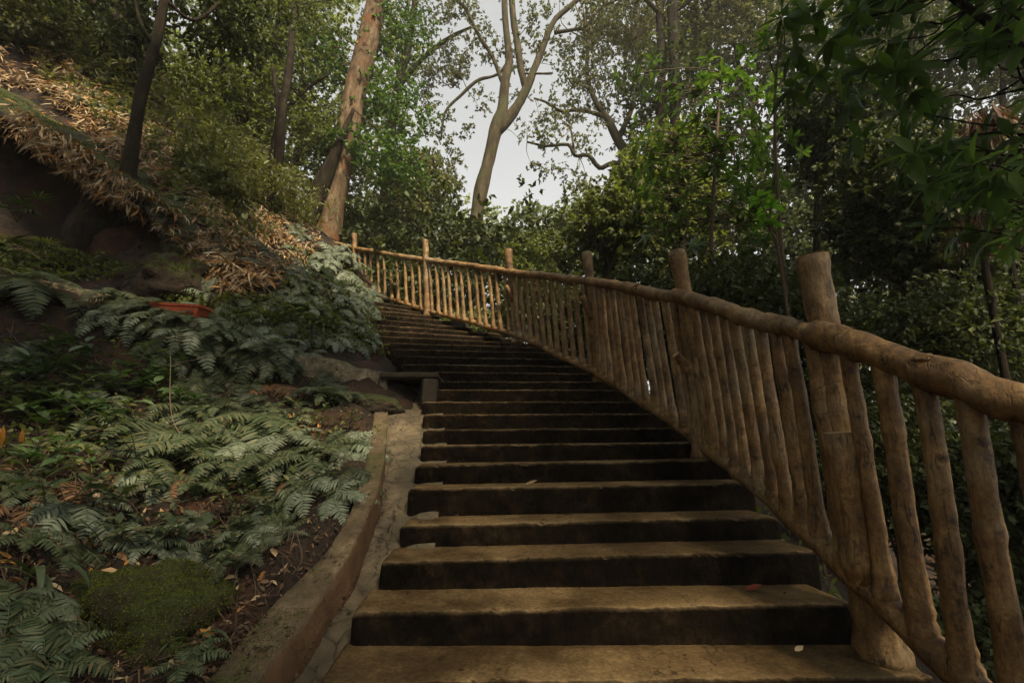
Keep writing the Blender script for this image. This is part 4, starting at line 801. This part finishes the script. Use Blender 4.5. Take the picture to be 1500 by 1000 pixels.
for i, (lab, t) in enumerate([('straight dark trunked tree, the slimmer of two side by side', [(960, 330, 13.5, 8), (966, 200, 13.5, 7.5), (969, 100, 13.5, 7), (966, 0, 13.6, 7), (964, -120, 13.8, 6)]), ('straight dark trunked tree, the thicker of two side by side', [(992, 330, 13.2, 10), (990, 200, 13.2, 9.5), (988, 100, 13.2, 9.5), (985, 0, 13.3, 9), (984, -120, 13.5, 8)])]):
    tree('tree', lab, 'tree', t, [[(t[3][0], 20, 13.5, 4), (t[3][0] + (70 if i else -50), -30, 13.4, 3), (t[3][0] + (120 if i else -80), -50, 13.3, 2)]], [(1030, 20, 60, 60, 13.6, 1.2, 1800), (1010, 120, 50, 45, 13.6, .9, 1000), (1080, -40, 90, 60, 13.4, 1.3, 2200)] if i else [(940, -60, 80, 60, 13.8, 1.2, 1700), (985, 60, 50, 50, 14, 1, 900)], (.08, .14, .28), MT['lf_olive'] if i else MT['lf_mid'], MT['bark_dark'])

# -- whorled saplings: leaves in stars at the shoot ends
def whorls(name, label, cat, trunk, shoots, L, per, lm, bm, wid=.17, up=.3, fine=True, down=.15):
    P, r = limb_px(trunk, 30); g = float(height(P[0, 0], P[0, 1]))
    if P[0, 2] > g: ex = np.linspace([P[0, 0], P[0, 1], g - .1], P[0], 8, endpoint=False); P = np.vstack([ex, P]); r = np.concatenate([np.full(8, r[0] * 1.1), r])
    e = empty(name, P[0]); tag(e, label, cat); V, T = tube(P, r, 8, .1, 6, 2); obj('trunk', V, T, bm, e); cl = []; tw = []
    for (px, py, Y, k) in shoots:
        for j in range(k):
            c = at(px + random.gauss(0, 22 * (k > 1)), py + random.gauss(0, 16 * (k > 1)), Y + random.gauss(0, .25 * (k > 1)))
            b = P[np.argmin(((P - c) ** 2).sum(1) + np.abs(P[:, 2] - c[2] + .35) * .8)]; m = (b + c) / 2 + np.array([0, 0, -.06]); 
            if np.linalg.norm(c - b) < 1.3 * (1 + (k > 1)) and (j == 0 or random.random() < .4): m2 = rng.normal(size=(2, 3)) * .07 * np.linalg.norm(c - b); tw.append(tube(spline(np.array([b, b * .6 + c * .4 + m2[0] - [0, 0, .05], b * .25 + c * .75 + m2[1], c]), 12), np.linspace(.011, .005, 12), 5, cap=False))
            ax = unit(c - b + np.array([0, 0, .25])); n = per + random.randint(-2, 2); a = np.arange(n) * 2.4 + random.random() * 6; u = unit(np.cross(ax, [.3, .2, 1])); v = np.cross(ax, u)
            D = unit(u[None] * np.cos(a)[:, None] + v[None] * np.sin(a)[:, None] + ax[None] * rng.uniform(-.1, .9, (n, 1)) + np.array([0, 0, -down]))
            Pn = c + ax * rng.uniform(-.08, .02, (n, 1)); Ln = rng.uniform(.65, 1.15, n) * L
            cl.append(leafcloud(Pn, D, unit(np.array([0, 0, 1.]) * .8 + ax + rng.normal(size=(n, 3)) * up), Ln, Ln * wid, fine, rng.uniform(.05, .35, n), .3))
    V, T = join(cl); obj('crown', V, T, lm, e); V, T = join(tw); o = obj('twigs', V, T, bm, e); o['kind'] = 'stuff'
    return e
whorls('sapling', 'slender sapling with fresh green whorled leaves behind the railing', 'tree', [(1040, 420, 6.4, 3.2), (1043, 330, 6.4, 3), (1047, 250, 6.4, 2.8), (1052, 170, 6.5, 2.4), (1056, 105, 6.5, 1.6)],
       [(1055, 100, 6.5, 4), (1080, 140, 6.4, 5), (1030, 140, 6.5, 5), (1110, 190, 6.4, 5), (1000, 190, 6.5, 6), (1070, 190, 6.4, 5), (970, 215, 6.6, 5), (1020, 235, 6.5, 6), (1120, 250, 6.4, 5), (1080, 260, 6.4, 6), (990, 270, 6.6, 6), (950, 260, 6.7, 5), (1060, 310, 6.4, 6), (1110, 310, 6.4, 5), (1010, 320, 6.5, 6), (940, 310, 6.8, 5)] + [(random.uniform(940, 1140), random.uniform(110, 380), random.uniform(6.0, 7.0), 3) for _ in range(26)], .2, 9, MT['lf_bright'], MT['twig'])
whorls('sapling', 'tall shoot of bright green leaves under the top edge beside the big leaved tree', 'tree', [(1150, 420, 5.4, 3.2), (1140, 300, 5.4, 3), (1135, 180, 5.4, 2.5), (1140, 80, 5.4, 2), (1160, 10, 5.4, 1.5)],
       [(1160, 5, 5.4, 5), (1130, 50, 5.4, 4), (1190, 30, 5.4, 4), (1110, 85, 5.5, 3), (1150, 120, 5.4, 2)], .17, 9, MT['lf_bright'], MT['twig'])
whorls('sapling', 'single lime green rosette of leaves above the near railing post', 'tree', [(1150, 430, 4.4, 2), (1142, 380, 4.4, 1.8), (1132, 345, 4.4, 1.6), (1126, 325, 4.4, 1.2)], [(1124, 308, 4.4, 2), (1128, 322, 4.4, 1), (1118, 322, 4.4, 1)], .17, 9, MT['lf_lime'], MT['twig'], wid=.2)
bl = []
for i in range(105):
    px = random.uniform(1130, 1560); py = random.uniform(-90, 360); 
    if py > 80 + (px - 1110) * .9 and px < 1340: continue
    bl.append((px, py, random.uniform(2.9, 4.2), 1))
whorls('tree', 'dark big leaved tree leaning into the upper corner over the railing', 'tree', [(1680, 900, 3.4, 26), (1660, 600, 3.4, 24), (1620, 350, 3.4, 20), (1560, 160, 3.4, 14), (1480, 60, 3.4, 9), (1400, 0, 3.4, 6), (1300, -60, 3.4, 4)], bl + [(1210, 60, 3.3, 1), (1160, 75, 3.3, 1), (1195, 110, 3.4, 1), (1235, 150, 3.3, 1), (1250, 20, 3.3, 1), (1300, 60, 3.2, 1), (1190, 20, 3.2, 1), (1270, 100, 3.3, 1), (1330, 130, 3.2, 1), (1160, 130, 3.5, 1)], .27, 10, MT['lf_big'], MT['bark_dark'], wid=.17, down=.45)

# -- masses behind the railing on the right
def T2(label, px, py, Y, rx, ry, n, lm, h=None, lab='tree'):
    tr = [(px + random.uniform(-25, 25), py + ry * 1.3, Y, 5 * 8 / Y + 2), (px + random.uniform(-12, 12), py + ry * .4, Y, 4 * 8 / Y + 1), (px, py - ry * .3, Y, 4 * 8 / Y + 1), (px + 10, py - ry * .8, Y, 2)]
    bl = [(px + random.uniform(-.45, .45) * rx, py + random.uniform(-.5, .5) * ry, rx * random.uniform(.5, .75), ry * random.uniform(.45, .7), Y + random.uniform(-.6, .6), rx * pxsize(Y) * .6, n // 4) for _ in range(4)]
    return tree('tree', label, 'tree', tr, [], bl, (.05 + Y * .0035, .10 + Y * .006, .27), lm, MT['bark_dark'], twigs=26)
T2('round crowned olive tree right behind the middle railing posts', 620, 285, 14, 82, 85, 9500, MT['lf_olive'])
T2('dark leafy tree above the fourth railing post', 890, 320, 9.5, 80, 60, 8000, MT['lf_mid'])
T2('dense mid green tree behind the slender sapling', 1000, 300, 9, 100, 110, 12000, MT['lf_mid'])
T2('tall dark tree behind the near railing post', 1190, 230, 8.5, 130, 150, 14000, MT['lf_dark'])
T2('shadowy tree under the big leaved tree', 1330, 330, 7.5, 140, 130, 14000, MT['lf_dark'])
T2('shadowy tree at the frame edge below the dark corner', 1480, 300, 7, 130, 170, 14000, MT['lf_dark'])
T2('high canopy tree above the two straight dark trunks', 1080, 40, 15, 120, 90, 7500, MT['lf_olive'])
T2('high canopy tree beyond the dark corner', 1290, 60, 13, 160, 140, 9500, MT['lf_olive'])
T2('distant dark tree at the upper frame edge', 1480, 60, 11, 150, 160, 11000, MT['lf_dark'])
T2('light green hillside tree behind the twin stemmed tree', 330, 170, 15, 120, 130, 9000, MT['lf_pale'])
T2('pale tree filling the gap behind the orange barked trunk', 500, 230, 17, 80, 120, 6000, MT['lf_pale'])
T2('hilltop tree high above the leaf slope', 120, -10, 13, 150, 90, 8000, MT['lf_olive'])
T2('hillside tree crown touching the top edge by the orange barked trunk', 430, 20, 16, 110, 90, 6000, MT['lf_mid'])
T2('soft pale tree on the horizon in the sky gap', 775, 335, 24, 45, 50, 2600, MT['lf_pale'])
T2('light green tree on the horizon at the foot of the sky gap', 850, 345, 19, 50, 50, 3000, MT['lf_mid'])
SH = [('dark glossy shrub behind the railing below the forked tree', (690, 365, 75, 45, 12.2), 4800, 'lf_dark'), ('olive shrub behind the upper railing by the big leaning tree', (570, 375, 60, 50, 13), 4200, 'lf_olive'),
      ('round green shrub behind the third railing bay', (790, 395, 60, 45, 10.5), 4200, 'lf_mid'), ('low shrub seen through the upper balusters', (640, 425, 100, 45, 11.2), 6000, 'lf_dark'), ('pale weeds under the raised lower rail', (700, 472, 60, 18, 9.6), 1200, 'lf_pale'),
      ('leafy shrub seen through the third bay of balusters', (810, 460, 80, 60, 9), 6000, 'lf_dark'), ('dark shrub filling the second bay of balusters', (950, 480, 100, 80, 7.2), 8500, 'lf_dark'), ('dark shrub beyond the near post', (1110, 480, 120, 100, 6), 9000, 'lf_dark'),
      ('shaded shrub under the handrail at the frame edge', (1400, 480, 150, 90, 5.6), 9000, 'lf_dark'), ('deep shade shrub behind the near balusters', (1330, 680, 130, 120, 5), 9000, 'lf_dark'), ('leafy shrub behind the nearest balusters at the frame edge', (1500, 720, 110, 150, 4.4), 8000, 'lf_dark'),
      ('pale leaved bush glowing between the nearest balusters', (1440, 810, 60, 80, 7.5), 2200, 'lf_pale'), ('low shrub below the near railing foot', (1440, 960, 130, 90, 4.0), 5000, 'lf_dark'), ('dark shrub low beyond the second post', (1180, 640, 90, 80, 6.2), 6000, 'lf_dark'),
      ('tangled shrub at the foot of the thin dark leaning tree', (290, 275, 70, 45, 7.4), 3600, 'lf_olive'), ('bushy shrub where the leaf slope meets the woods', (345, 300, 60, 32, 8.6), 2600, 'lf_olive'), ('green shrub behind the base of the big leaning tree', (540, 330, 45, 45, 14), 2200, 'lf_mid'),
      ('dark bush at the top of the leaf slope', (100, 50, 90, 60, 7.8), 5000, 'lf_dark'), ('bamboo thicket in the upper corner above the rock ledge', (20, 25, 80, 50, 7.0), 5000, 'lf_olive')]
for lab, b, n, lm in SH:
    px, py, rx, ry, Y = b; dz = rx * pxsize(Y) * .55
    bl = [(px + random.uniform(-.4, .4) * rx, py + random.uniform(-.4, .4) * ry, rx * .7, ry * .7, Y + random.uniform(-.3, .3), dz, n // 3) for _ in range(3)]
    shrub(lab, bl, (.035 + Y * .004, .07 + Y * .006, .26), MT[lm], 5)

# hanging dead fronds on the right
for i, (px, py, Y, n, L, lab) in enumerate([(1432, 345, 4.6, 160, .42, 'bundle of dry brown palm fronds hanging above the near handrail'), (1500, 350, 4.8, 110, .35, 'smaller rust brown dead frond bundle at the frame edge'), (1440, 190, 5.4, 150, .6, 'long faded dead fronds hanging in the dark trees')]):
    c = at(px, py - 20, Y); P = c + rng.normal(size=(n, 3)) * np.array([.10, .10, .05]); D = unit(rng.normal(size=(n, 3)) * .33 + np.array([0, 0, -1.])); Ln = rng.uniform(.4, 1.1, n) * L
    V, T = leafcloud(P, D, rdir(n), Ln, Ln * .035, True, rng.uniform(-.3, .3, n)); e = empty('dead_fronds', c); tag(e, lab, 'dead fronds'); obj('leaves', V, T, MT['deadfrond'], e)
    s0 = at(px + 8, py + 240, Y + .1); s0[2] = min(s0[2], float(height(s0[0], s0[1])) - .1) if True else 0; V, T = tube(spline(np.array([s0, (s0 + c) / 2 + np.array([.04, 0, 0]), c + np.array([0, 0, .1])]), 20), .035, 8, .2, 8, i); obj('stem', V, T, MT['bark_dark'], e)

# palms in the hollow
def palm(px, py, Y, n, L, lab):
    c = at(px, py, Y); e = empty('palm', c); tag(e, lab, 'palm'); parts = []; st = []
    for i in range(n):
        az = random.uniform(-2.6, .9); d = unit(np.array([math.cos(az), math.sin(az) * .6 - .35, random.uniform(.1, .9)])); h = c + d * L * random.uniform(.6, 1.1)
        st.append(tube(spline(np.array([c, (c + h) / 2 + [0, 0, .04], h]), 8), .004, 4, cap=False)); k = 11; a = np.linspace(-1.25, 1.25, k); s = unit(np.cross(d, [0, 0, 1.])); nn = np.cross(s, d)
        D = unit(d[None] * np.cos(a)[:, None] + s[None] * np.sin(a)[:, None] + np.array([0, 0, -.2])); Ln = L * .75 * (1 - .3 * np.abs(a) / 1.25) * rng.uniform(.85, 1.1, k)
        parts.append(leafcloud(np.repeat(h[None], k, 0), D, np.repeat(nn[None], k, 0) + rng.normal(size=(k, 3)) * .2, Ln, Ln * .045, True, .35))
    V, T = join(parts); obj('fronds', V, T, MT['fern'], e); V, T = join(st); o = obj('stems', V, T, MT['twig'], e); o['kind'] = 'stuff'
palm(25, 325, 4.4, 11, .34, 'small fan palm growing in front of the black rock hollow'); palm(60, 380, 4.3, 6, .26, 'lower palm seedling on the terrace under the fan palm'); palm(-25, 380, 4.2, 7, .3, 'palm cut by the frame edge on the terrace')
V, T = join([leafcloud(*(lambda P, n: (P + np.array([0, 0, .06]) + rng.normal(size=(n, 3)) * .05, unit(rdir(n) + np.array([.4, -.4, .1])), unit(rng.normal(size=(n, 3)) * .4 + [0, 0, 1.]), rng.uniform(.05, .11, n), .02))((q := scatter([(0, 375), (110, 395), (150, 420), (60, 415), (0, 400)], 420)), len(q)), True)])
tag(obj('terrace_undergrowth', V, T, MT['lf_mid']), 'low leafy plants along the terrace edge under the fan palm', kind='stuff')

# broad leaved plants and strap leaves on the lower bank
def plant(px, py, shoots, lab, L, wid, lm, az0=-.9, up=.5, name='plant', stem=.28):
    h, _ = hit([px], [py]); c = h[0]; e = empty(name, c); tag(e, lab, 'plant'); lv = []; st = []
    for s in range(shoots):
        az = az0 + random.gauss(0, .9); d = unit(np.array([math.cos(az) * .6, math.sin(az) * .6, up + random.uniform(-.15, .3)])); ln = stem * random.uniform(.6, 1.2)
        b = c + rng.normal(size=3) * np.array([.07, .07, 0]); m = b + d * ln * .5; t = b + d * ln + np.array([0, 0, -.12 * ln]); S = spline(np.array([b - d * .05, m, t]), 12); st.append(tube(S, np.linspace(.004, .002, 12), 5, cap=False))
        n = random.randint(5, 8); i = np.linspace(4, 11, n).astype(int); a = np.arange(n) * 2.5 + random.random() * 6; D = unit(np.stack([np.cos(a), np.sin(a), rng.uniform(-.2, .5, n)], 1) + d * .5); Ln = rng.uniform(.6, 1.1, n) * L
        lv.append(leafcloud(S[i], D, unit(rng.normal(size=(n, 3)) * .25 + [0, 0, 1.]), Ln, Ln * wid, True, rng.uniform(.1, .5, n)))
    V, T = join(lv); obj('leaves', V, T, lm, e); V, T = join(st); o = obj('stems', V, T, MT['twig'], e); o['kind'] = 'stuff'; return e
def proj2(P):
    zc = P[1] * CP + P[2] * SP; return 750 + F * P[0] / zc, 500 - F * (P[2] * CP - P[1] * SP) / zc
for a in [(60, 600, 5, 'broad leaved plant with pale lance leaves under the wall corner', .17, .2, MT['fern']), (20, 560, 4, 'broad leaf seedling at the frame edge below the wall', .15, .2, MT['broad']), (150, 560, 4, 'climbing plant with heart leaves in the shade of the wall', .13, .26, MT['broad']), (145, 625, 3, 'small glossy plant with drooping leaves above the red soil', .12, .24, MT['broad']),
          (220, 495, 5, 'bright broad leaves beneath the terracotta trough', .15, .24, MT['lf_bright']), (60, 700, 5, 'dull broad leaves among the small ferns of the lower bank', .13, .22, MT['broad']), (430, 470, 5, 'large leaved creeper on the terrace near the mound', .15, .24, MT['lf_bright']), (340, 450, 4, 'young broad leaved plant beside the dry litter and the trough', .14, .24, MT['fern']), (490, 500, 3, 'leafy sprig on the terrace wall near the culvert', .12, .24, MT['lf_bright']), (25, 690, 4, 'leaning broad leaves at the frame edge of the lower bank', .15, .2, MT['broad']), (185, 670, 3, 'sparse seedling with rounded leaves on red soil', .09, .3, MT['fern']), (350, 790, 3, 'thin leaved weed at the kerb edge among hanging roots', .1, .16, MT['fern'])]:
    plant(*a)
for lab, poly, n, L, lm in [('seedling with small broad leaves scattered on the bank under the wall', [(0, 480), (180, 510), (300, 560), (250, 640), (0, 640)], 20, .13, 'broad'), ('pale lance leaved plant at the shady edge of the lower bank', [(0, 560), (120, 560), (200, 640), (170, 760), (0, 790)], 12, .13, 'fern'), ('sparse leafy sprig among the roots above the mossy boulder', [(120, 700), (300, 740), (420, 790), (330, 850), (120, 800)], 12, .09, 'fern'), ('small leafy weed among the ferns above the kerb', [(280, 640), (500, 600), (520, 680), (420, 760), (280, 740)], 12, .08, 'fern'), ('broad leaved weed on the terrace edge between the trough and the culvert', [(300, 450), (480, 480), (540, 530), (400, 510)], 12, .12, 'lf_mid')]:
    for P in scatter(poly, n):
        q = proj2(P); o = plant(q[0], q[1], 3, lab, L * random.uniform(.8, 1.3), .22, MT[lm]); o['group'] = 'plants: ' + lab
def strap(px, py, n, L, lab, lm=None, lean=0., at_=None):
    h, _ = hit([px], [py]); c = h[0] if at_ is None else at_; e = empty('plant', c); tag(e, lab, 'plant'); parts = []
    for i in range(n):
        az = random.uniform(-2.7, .2) + lean; el = random.uniform(.5, 1.2); ln = L * random.uniform(.7, 1.15); t = np.linspace(0, 1, 9); ang = el - 2.3 * t; st = ln / 8
        r = np.concatenate([[0], np.cumsum(np.cos(ang[:-1]) * st)]); z = np.concatenate([[0], np.cumsum(np.sin(ang[:-1]) * st)]); S = np.stack([c[0] + np.cos(az) * r, c[1] + np.sin(az) * r, c[2] + z], 1)
        sd = np.array([-math.sin(az), math.cos(az), 0]); w = ln * .045 * np.sin(np.clip(.12 + t * .88, 0, 1) * math.pi) ** .6; G = np.stack([S + sd * w[:, None] + [0, 0, .004], S, S - sd * w[:, None] + [0, 0, .004]], 1); parts.append(grid(G))
    V, T = join(parts); obj('leaves', V, T, lm or MT['fern'], e); return e
for lab, poly, n in [('drooping straw coloured bamboo tuft hanging over the rock ledge', [(0, 90), (60, 130), (120, 190), (190, 260), (180, 280), (100, 230), (0, 150)], 26), ('straw coloured tuft of dead bamboo leaves on the upper slope', [(30, 60), (120, 110), (190, 190), (120, 190), (40, 120)], 16), ('dry tuft low on the leaf slope beside the ferns', [(260, 300), (420, 340), (430, 400), (320, 420), (270, 370)], 18)]:
    for P in (scatter(poly, n) if 'ledge' not in lab else [lp[i] + np.array([0, random.uniform(.05, .5), .14]) for i in rng.integers(35, 140, 30)]):
        q = proj2(P); o = strap(q[0], q[1], 16, .3 * random.uniform(.7, 1.3), lab, MT['litter'], .2, P if 'ledge' in lab else None); o['group'] = 'tufts: ' + lab
strap(45, 850, 7, .34, 'strap leaved plant with long drooping blades beside the mossy boulder'); strap(285, 945, 5, .2, 'small strap leaved tuft between the mossy boulder and the kerb'); strap(345, 835, 5, .22, 'grassy tuft hanging over the kerb above the mossy boulder'); strap(120, 930, 3, .16, 'short bladed tuft on the dark soil left of the mossy boulder')
# orange leaves still on their plant
for px, py, lab in [(17, 652, 'orange withered leaf hanging near the frame edge'), (44, 656, 'longer orange withered leaf hanging among broad leaves')]:
    h, _ = hit([px], [py]); c = h[0] + np.array([.03, -.1, .12]); V, T = leafcloud(c[None], np.array([[.25, -.1, -1.]]), np.array([[.75, -.7, .2]]), .13, .013, True, .5); tag(obj('withered_leaf', V, T, MT['orange_leaf']), lab, 'leaf')
# hanging roots and bare vines
def strands(name, spots, lab, cat, m, rad, sag):
    parts = []; 
    for a, b in spots:
        mid = (a + b) / 2 + np.array([rng.normal() * .05, -.05, -sag * rng.uniform(.4, 1.3)]); parts.append(tube(spline(np.array([a, mid, b]), 12), rad, 5, .2, 20, cap=False))
    V, T = join(parts); tag(obj(name, V, T, m), lab, cat, kind='stuff')
sp = []
for P in np.vstack([scatter([(270, 740), (420, 760), (440, 800), (330, 860), (270, 800)], 60), scatter([(290, 560), (340, 560), (330, 660), (280, 640)], 25), scatter([(0, 640), (180, 640), (190, 800), (0, 800)], 40)]):
    sp.append((P + np.array([0, 0, .08]), P + np.array([rng.normal() * .12 + .08, -.12 + rng.normal() * .08, -.16 + rng.normal() * .05])))
vn = [(at(0, 468, 3.9), at(255, 700, 3.2)), (at(120, 500, 3.9), at(130, 640, 3.1)), (at(250, 520, 4.0), at(275, 655, 3.3)), (at(60, 500, 3.8), at(330, 520, 4.3)), (at(200, 650, 3.2), at(320, 760, 3.0)), (at(20, 470, 3.9), at(15, 620, 3.2)), (at(110, 640, 3.1), at(118, 730, 2.8))]
strands('vines', vn, 'bare thin vines trailing down the bank from the wall', None, MT['twig'], .0032, .16)
strands('hanging_roots', sp, 'thin brown roots hanging from the bank', None, MT['twig'], .0022, .02)
# fallen leaves one can count on the steps and kerb
def leaf_on(px, py, z, L, az, m, lab):
    d = ray(px, py); c = d * (z / d[2]) if abs(z) > .2 else None
    c = c + np.array([0, 0, .012]); V, T = leafcloud(c[None], np.array([[math.cos(az), math.sin(az), .1]]), np.array([[.1, -.3, 1.]]), L, L * .28, True, -.25); tag(obj('fallen_leaf', V, T, m), lab, 'leaf')
leaf_on(1092, 866, ZK(1), .085, -.2, MT['red_leaf'], 'red brown fallen leaf on the lowest full step'); leaf_on(566, 951, ZK(0), .05, .9, MT['tan_leaf'], 'small tan leaf at the foot of the lowest riser'); leaf_on(768, 712, ZK(4), .10, .05, MT['tan_leaf'], 'curled pale leaf on the fourth step edge')
leaf_on(1165, 957, ZK(0), .05, .3, MT['litter'], 'dull brown leaf on the bottom tread near the post foot')
for px, py, L, az, m, lab in [(541, 888, .05, .8, MT['white_leaf'], 'small white leaf lying in the drain')]:
    P = onplane(493, 886, DZ, DS, DY) + np.array([0, 0, .03]); V, T = leafcloud(P[None], np.array([[.6, .5, .3]]), np.array([[.1, -.6, .8]]), L, L * .3, True, -.3); tag(obj('fallen_leaf', V, T, m), lab, 'leaf')
h, _ = hit([145], [850]); V, T = leafcloud(h + np.array([0, 0, .05]), np.array([[1., -.2, -.1]]), np.array([[0, -.5, 1.]]), .13, .028, True, .3); tag(obj('fallen_leaf', V, T, MT['tan_leaf']), 'long tan fallen leaf on top of the mossy boulder', 'leaf')

# unseen trees added round the viewpoint, crowns set to shade steps and bank
def canopy(lab, bx, by, h, crowns):
    g = float(height(bx, by)); top = np.array([bx * .8, by * .8, h]); P = spline(np.array([[bx, by, g - .2], [bx * .98 + .1, by + .1, (g + h) / 2], top]), 30); e = empty('tree', P[0]); tag(e, lab, 'tree', 'added shade trees round the foot of the steps')
    V, T = tube(P, np.linspace(.22, .09, 30), 12, .1, 2, 4); obj('trunk', V, T, MT['bark_dark'], e); Pl, Dl = [], []
    for (x, y, z, r, rz, n) in crowns:
        V, T = tube(spline(np.array([P[20], (P[20] + np.array([x, y, z])) / 2 + [0, 0, .3], [x, y, z]]), 12), np.linspace(.07, .02, 12), 7, .1, 4, 2); obj('limb', V, T, MT['bark_dark'], e)
        k = n // 9; loc = unit(rng.normal(size=(k, 3))) * rng.uniform(0, 1, (k, 1)) ** .4; c = np.array([x, y, z]) + loc * [r, r, rz]; P9 = (c[:, None] + rng.normal(size=(k, 9, 3)) * .13).reshape(-1, 3); Pl.append(P9); Dl.append(unit(rng.normal(size=(len(P9), 3)) + [0, 0, -.3]))
    Pc = np.vstack(Pl); D = np.vstack(Dl); Ln = rng.uniform(.12, .24, len(Pc)); V, T = leafcloud(Pc, D, unit(rng.normal(size=(len(Pc), 3)) * .5 + [0, 0, .6]), Ln, Ln * .28); obj('crown', V, T, MT['lf_mid'], e)
LABC = 'unseen tall leafy tree added to shade the foot of the steps'
for a in SHADE_TREES: canopy(LABC, *a)
# far woodland that reads as one mass behind the nearer trees
def wood(name, label, cells, lm, L0, L1, n):
    bl = [(px + random.uniform(-25, 25), py + random.uniform(-20, 20), 62, 55, random.uniform(*Y), 2.2, n) for px, py, Y in cells]
    V, T, _ = blob_leaves(bl, L0, L1, .28, tw=.35); tag(obj(name, V, T, lm), label, kind='stuff')
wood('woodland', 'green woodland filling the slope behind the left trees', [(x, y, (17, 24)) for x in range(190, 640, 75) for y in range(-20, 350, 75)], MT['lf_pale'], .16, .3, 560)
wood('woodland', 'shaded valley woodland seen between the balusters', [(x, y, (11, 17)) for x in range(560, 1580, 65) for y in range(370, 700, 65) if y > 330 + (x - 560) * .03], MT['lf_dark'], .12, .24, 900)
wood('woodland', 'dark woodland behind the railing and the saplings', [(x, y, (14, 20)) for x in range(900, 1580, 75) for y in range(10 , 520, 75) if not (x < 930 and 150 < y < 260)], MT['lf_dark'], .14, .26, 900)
# distant woods closing the horizon
bl = []
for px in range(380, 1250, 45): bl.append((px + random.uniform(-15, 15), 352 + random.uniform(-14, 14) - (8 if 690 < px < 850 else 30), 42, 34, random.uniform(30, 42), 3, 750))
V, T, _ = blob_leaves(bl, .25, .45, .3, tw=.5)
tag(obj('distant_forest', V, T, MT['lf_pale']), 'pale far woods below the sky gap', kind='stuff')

# ------------------------------------------------------------------ the damp air under the trees
HZ = 0.0014
if HZ:
    lo, hi = np.array([-130., -90, float(GZ.min()) - 1]), np.array([130., 170, max(45., float(GZ.max()) + 2)])
    V = np.array([[(lo, hi)[i][0], (lo, hi)[j][1], (lo, hi)[k][2]] for i in (0, 1) for j in (0, 1) for k in (0, 1)])
    T = np.array([[0, 1, 3], [0, 3, 2], [4, 6, 7], [4, 7, 5], [0, 4, 5], [0, 5, 1], [2, 3, 7], [2, 7, 6], [0, 2, 6], [0, 6, 4], [1, 5, 7], [1, 7, 3]])
    m = bpy.data.materials.new('haze'); m.use_nodes = True; nt = m.node_tree; nt.nodes.remove(nt.nodes['Principled BSDF']); v = nt.nodes.new('ShaderNodeVolumePrincipled')
    v.inputs['Density'].default_value = HZ; v.inputs['Color'].default_value = (.92, .92, .86, 1); v.inputs['Anisotropy'].default_value = .2; nt.links.new(v.outputs[0], nt.nodes['Material Output'].inputs['Volume'])
    tag(obj('haze', V, T, m, smooth=False), kind='stuff')
# ------------------------------------------------------------------ sky, sun, camera
SUN_EL, SUN_AZ = R(50), R(152)        # azimuth from +Y (ahead), positive = from the valley side
w = bpy.data.worlds.new('World'); bpy.context.scene.world = w; w.use_nodes = True; nt = w.node_tree; bg = nt.nodes['Background']
sk = nt.nodes.new('ShaderNodeTexSky'); sk.sky_type = 'NISHITA'; sk.sun_disc = False; sk.sun_elevation = SUN_EL; sk.sun_rotation = SUN_AZ; sk.air_density = 1; sk.dust_density = 4; sk.ozone_density = 1
hs = nt.nodes.new('ShaderNodeHueSaturation'); hs.inputs['Saturation'].default_value = .07; nt.links.new(sk.outputs[0], hs.inputs['Color'])
nt.links.new(mixc(nt, 1., hs.outputs[0], (.985, 1., .985), 'MULTIPLY'), bg.inputs['Color']); bg.inputs['Strength'].default_value = .15
L = bpy.data.lights.new('sun', 'SUN'); L.energy = 5.0; L.angle = R(5); L.color = (1, .82, .55); so = bpy.data.objects.new('sun', L); C.objects.link(so)
sd = Vector((math.sin(SUN_AZ) * math.cos(SUN_EL), math.cos(SUN_AZ) * math.cos(SUN_EL), math.sin(SUN_EL))); so.rotation_mode = 'QUATERNION'; so.rotation_quaternion = sd.to_track_quat('Z', 'Y'); so.location = sd * 60
cam = bpy.data.cameras.new('camera'); cam.sensor_width = 36; cam.lens = 36 * F / 1500; cam.clip_end = 600; cam.clip_start = .02
co = bpy.data.objects.new('camera', cam); C.objects.link(co); co.rotation_euler = (math.pi / 2 + PITCH, 0, 0); bpy.context.scene.camera = co
vs = bpy.context.scene.view_settings; bpy.context.scene.display_settings.display_device = 'sRGB'; vs.view_transform = 'Standard'; vs.look = 'None'; vs.exposure = .92; vs.gamma = 1; vs.use_curve_mapping = False
bpy.context.scene.cycles.max_bounces = 6; bpy.context.scene.cycles.transmission_bounces = 4; bpy.context.scene.cycles.diffuse_bounces = 4
try: bpy.context.scene.cycles.use_denoising = True; bpy.context.scene.cycles.denoiser = 'OPENIMAGEDENOISE'
except Exception: pass
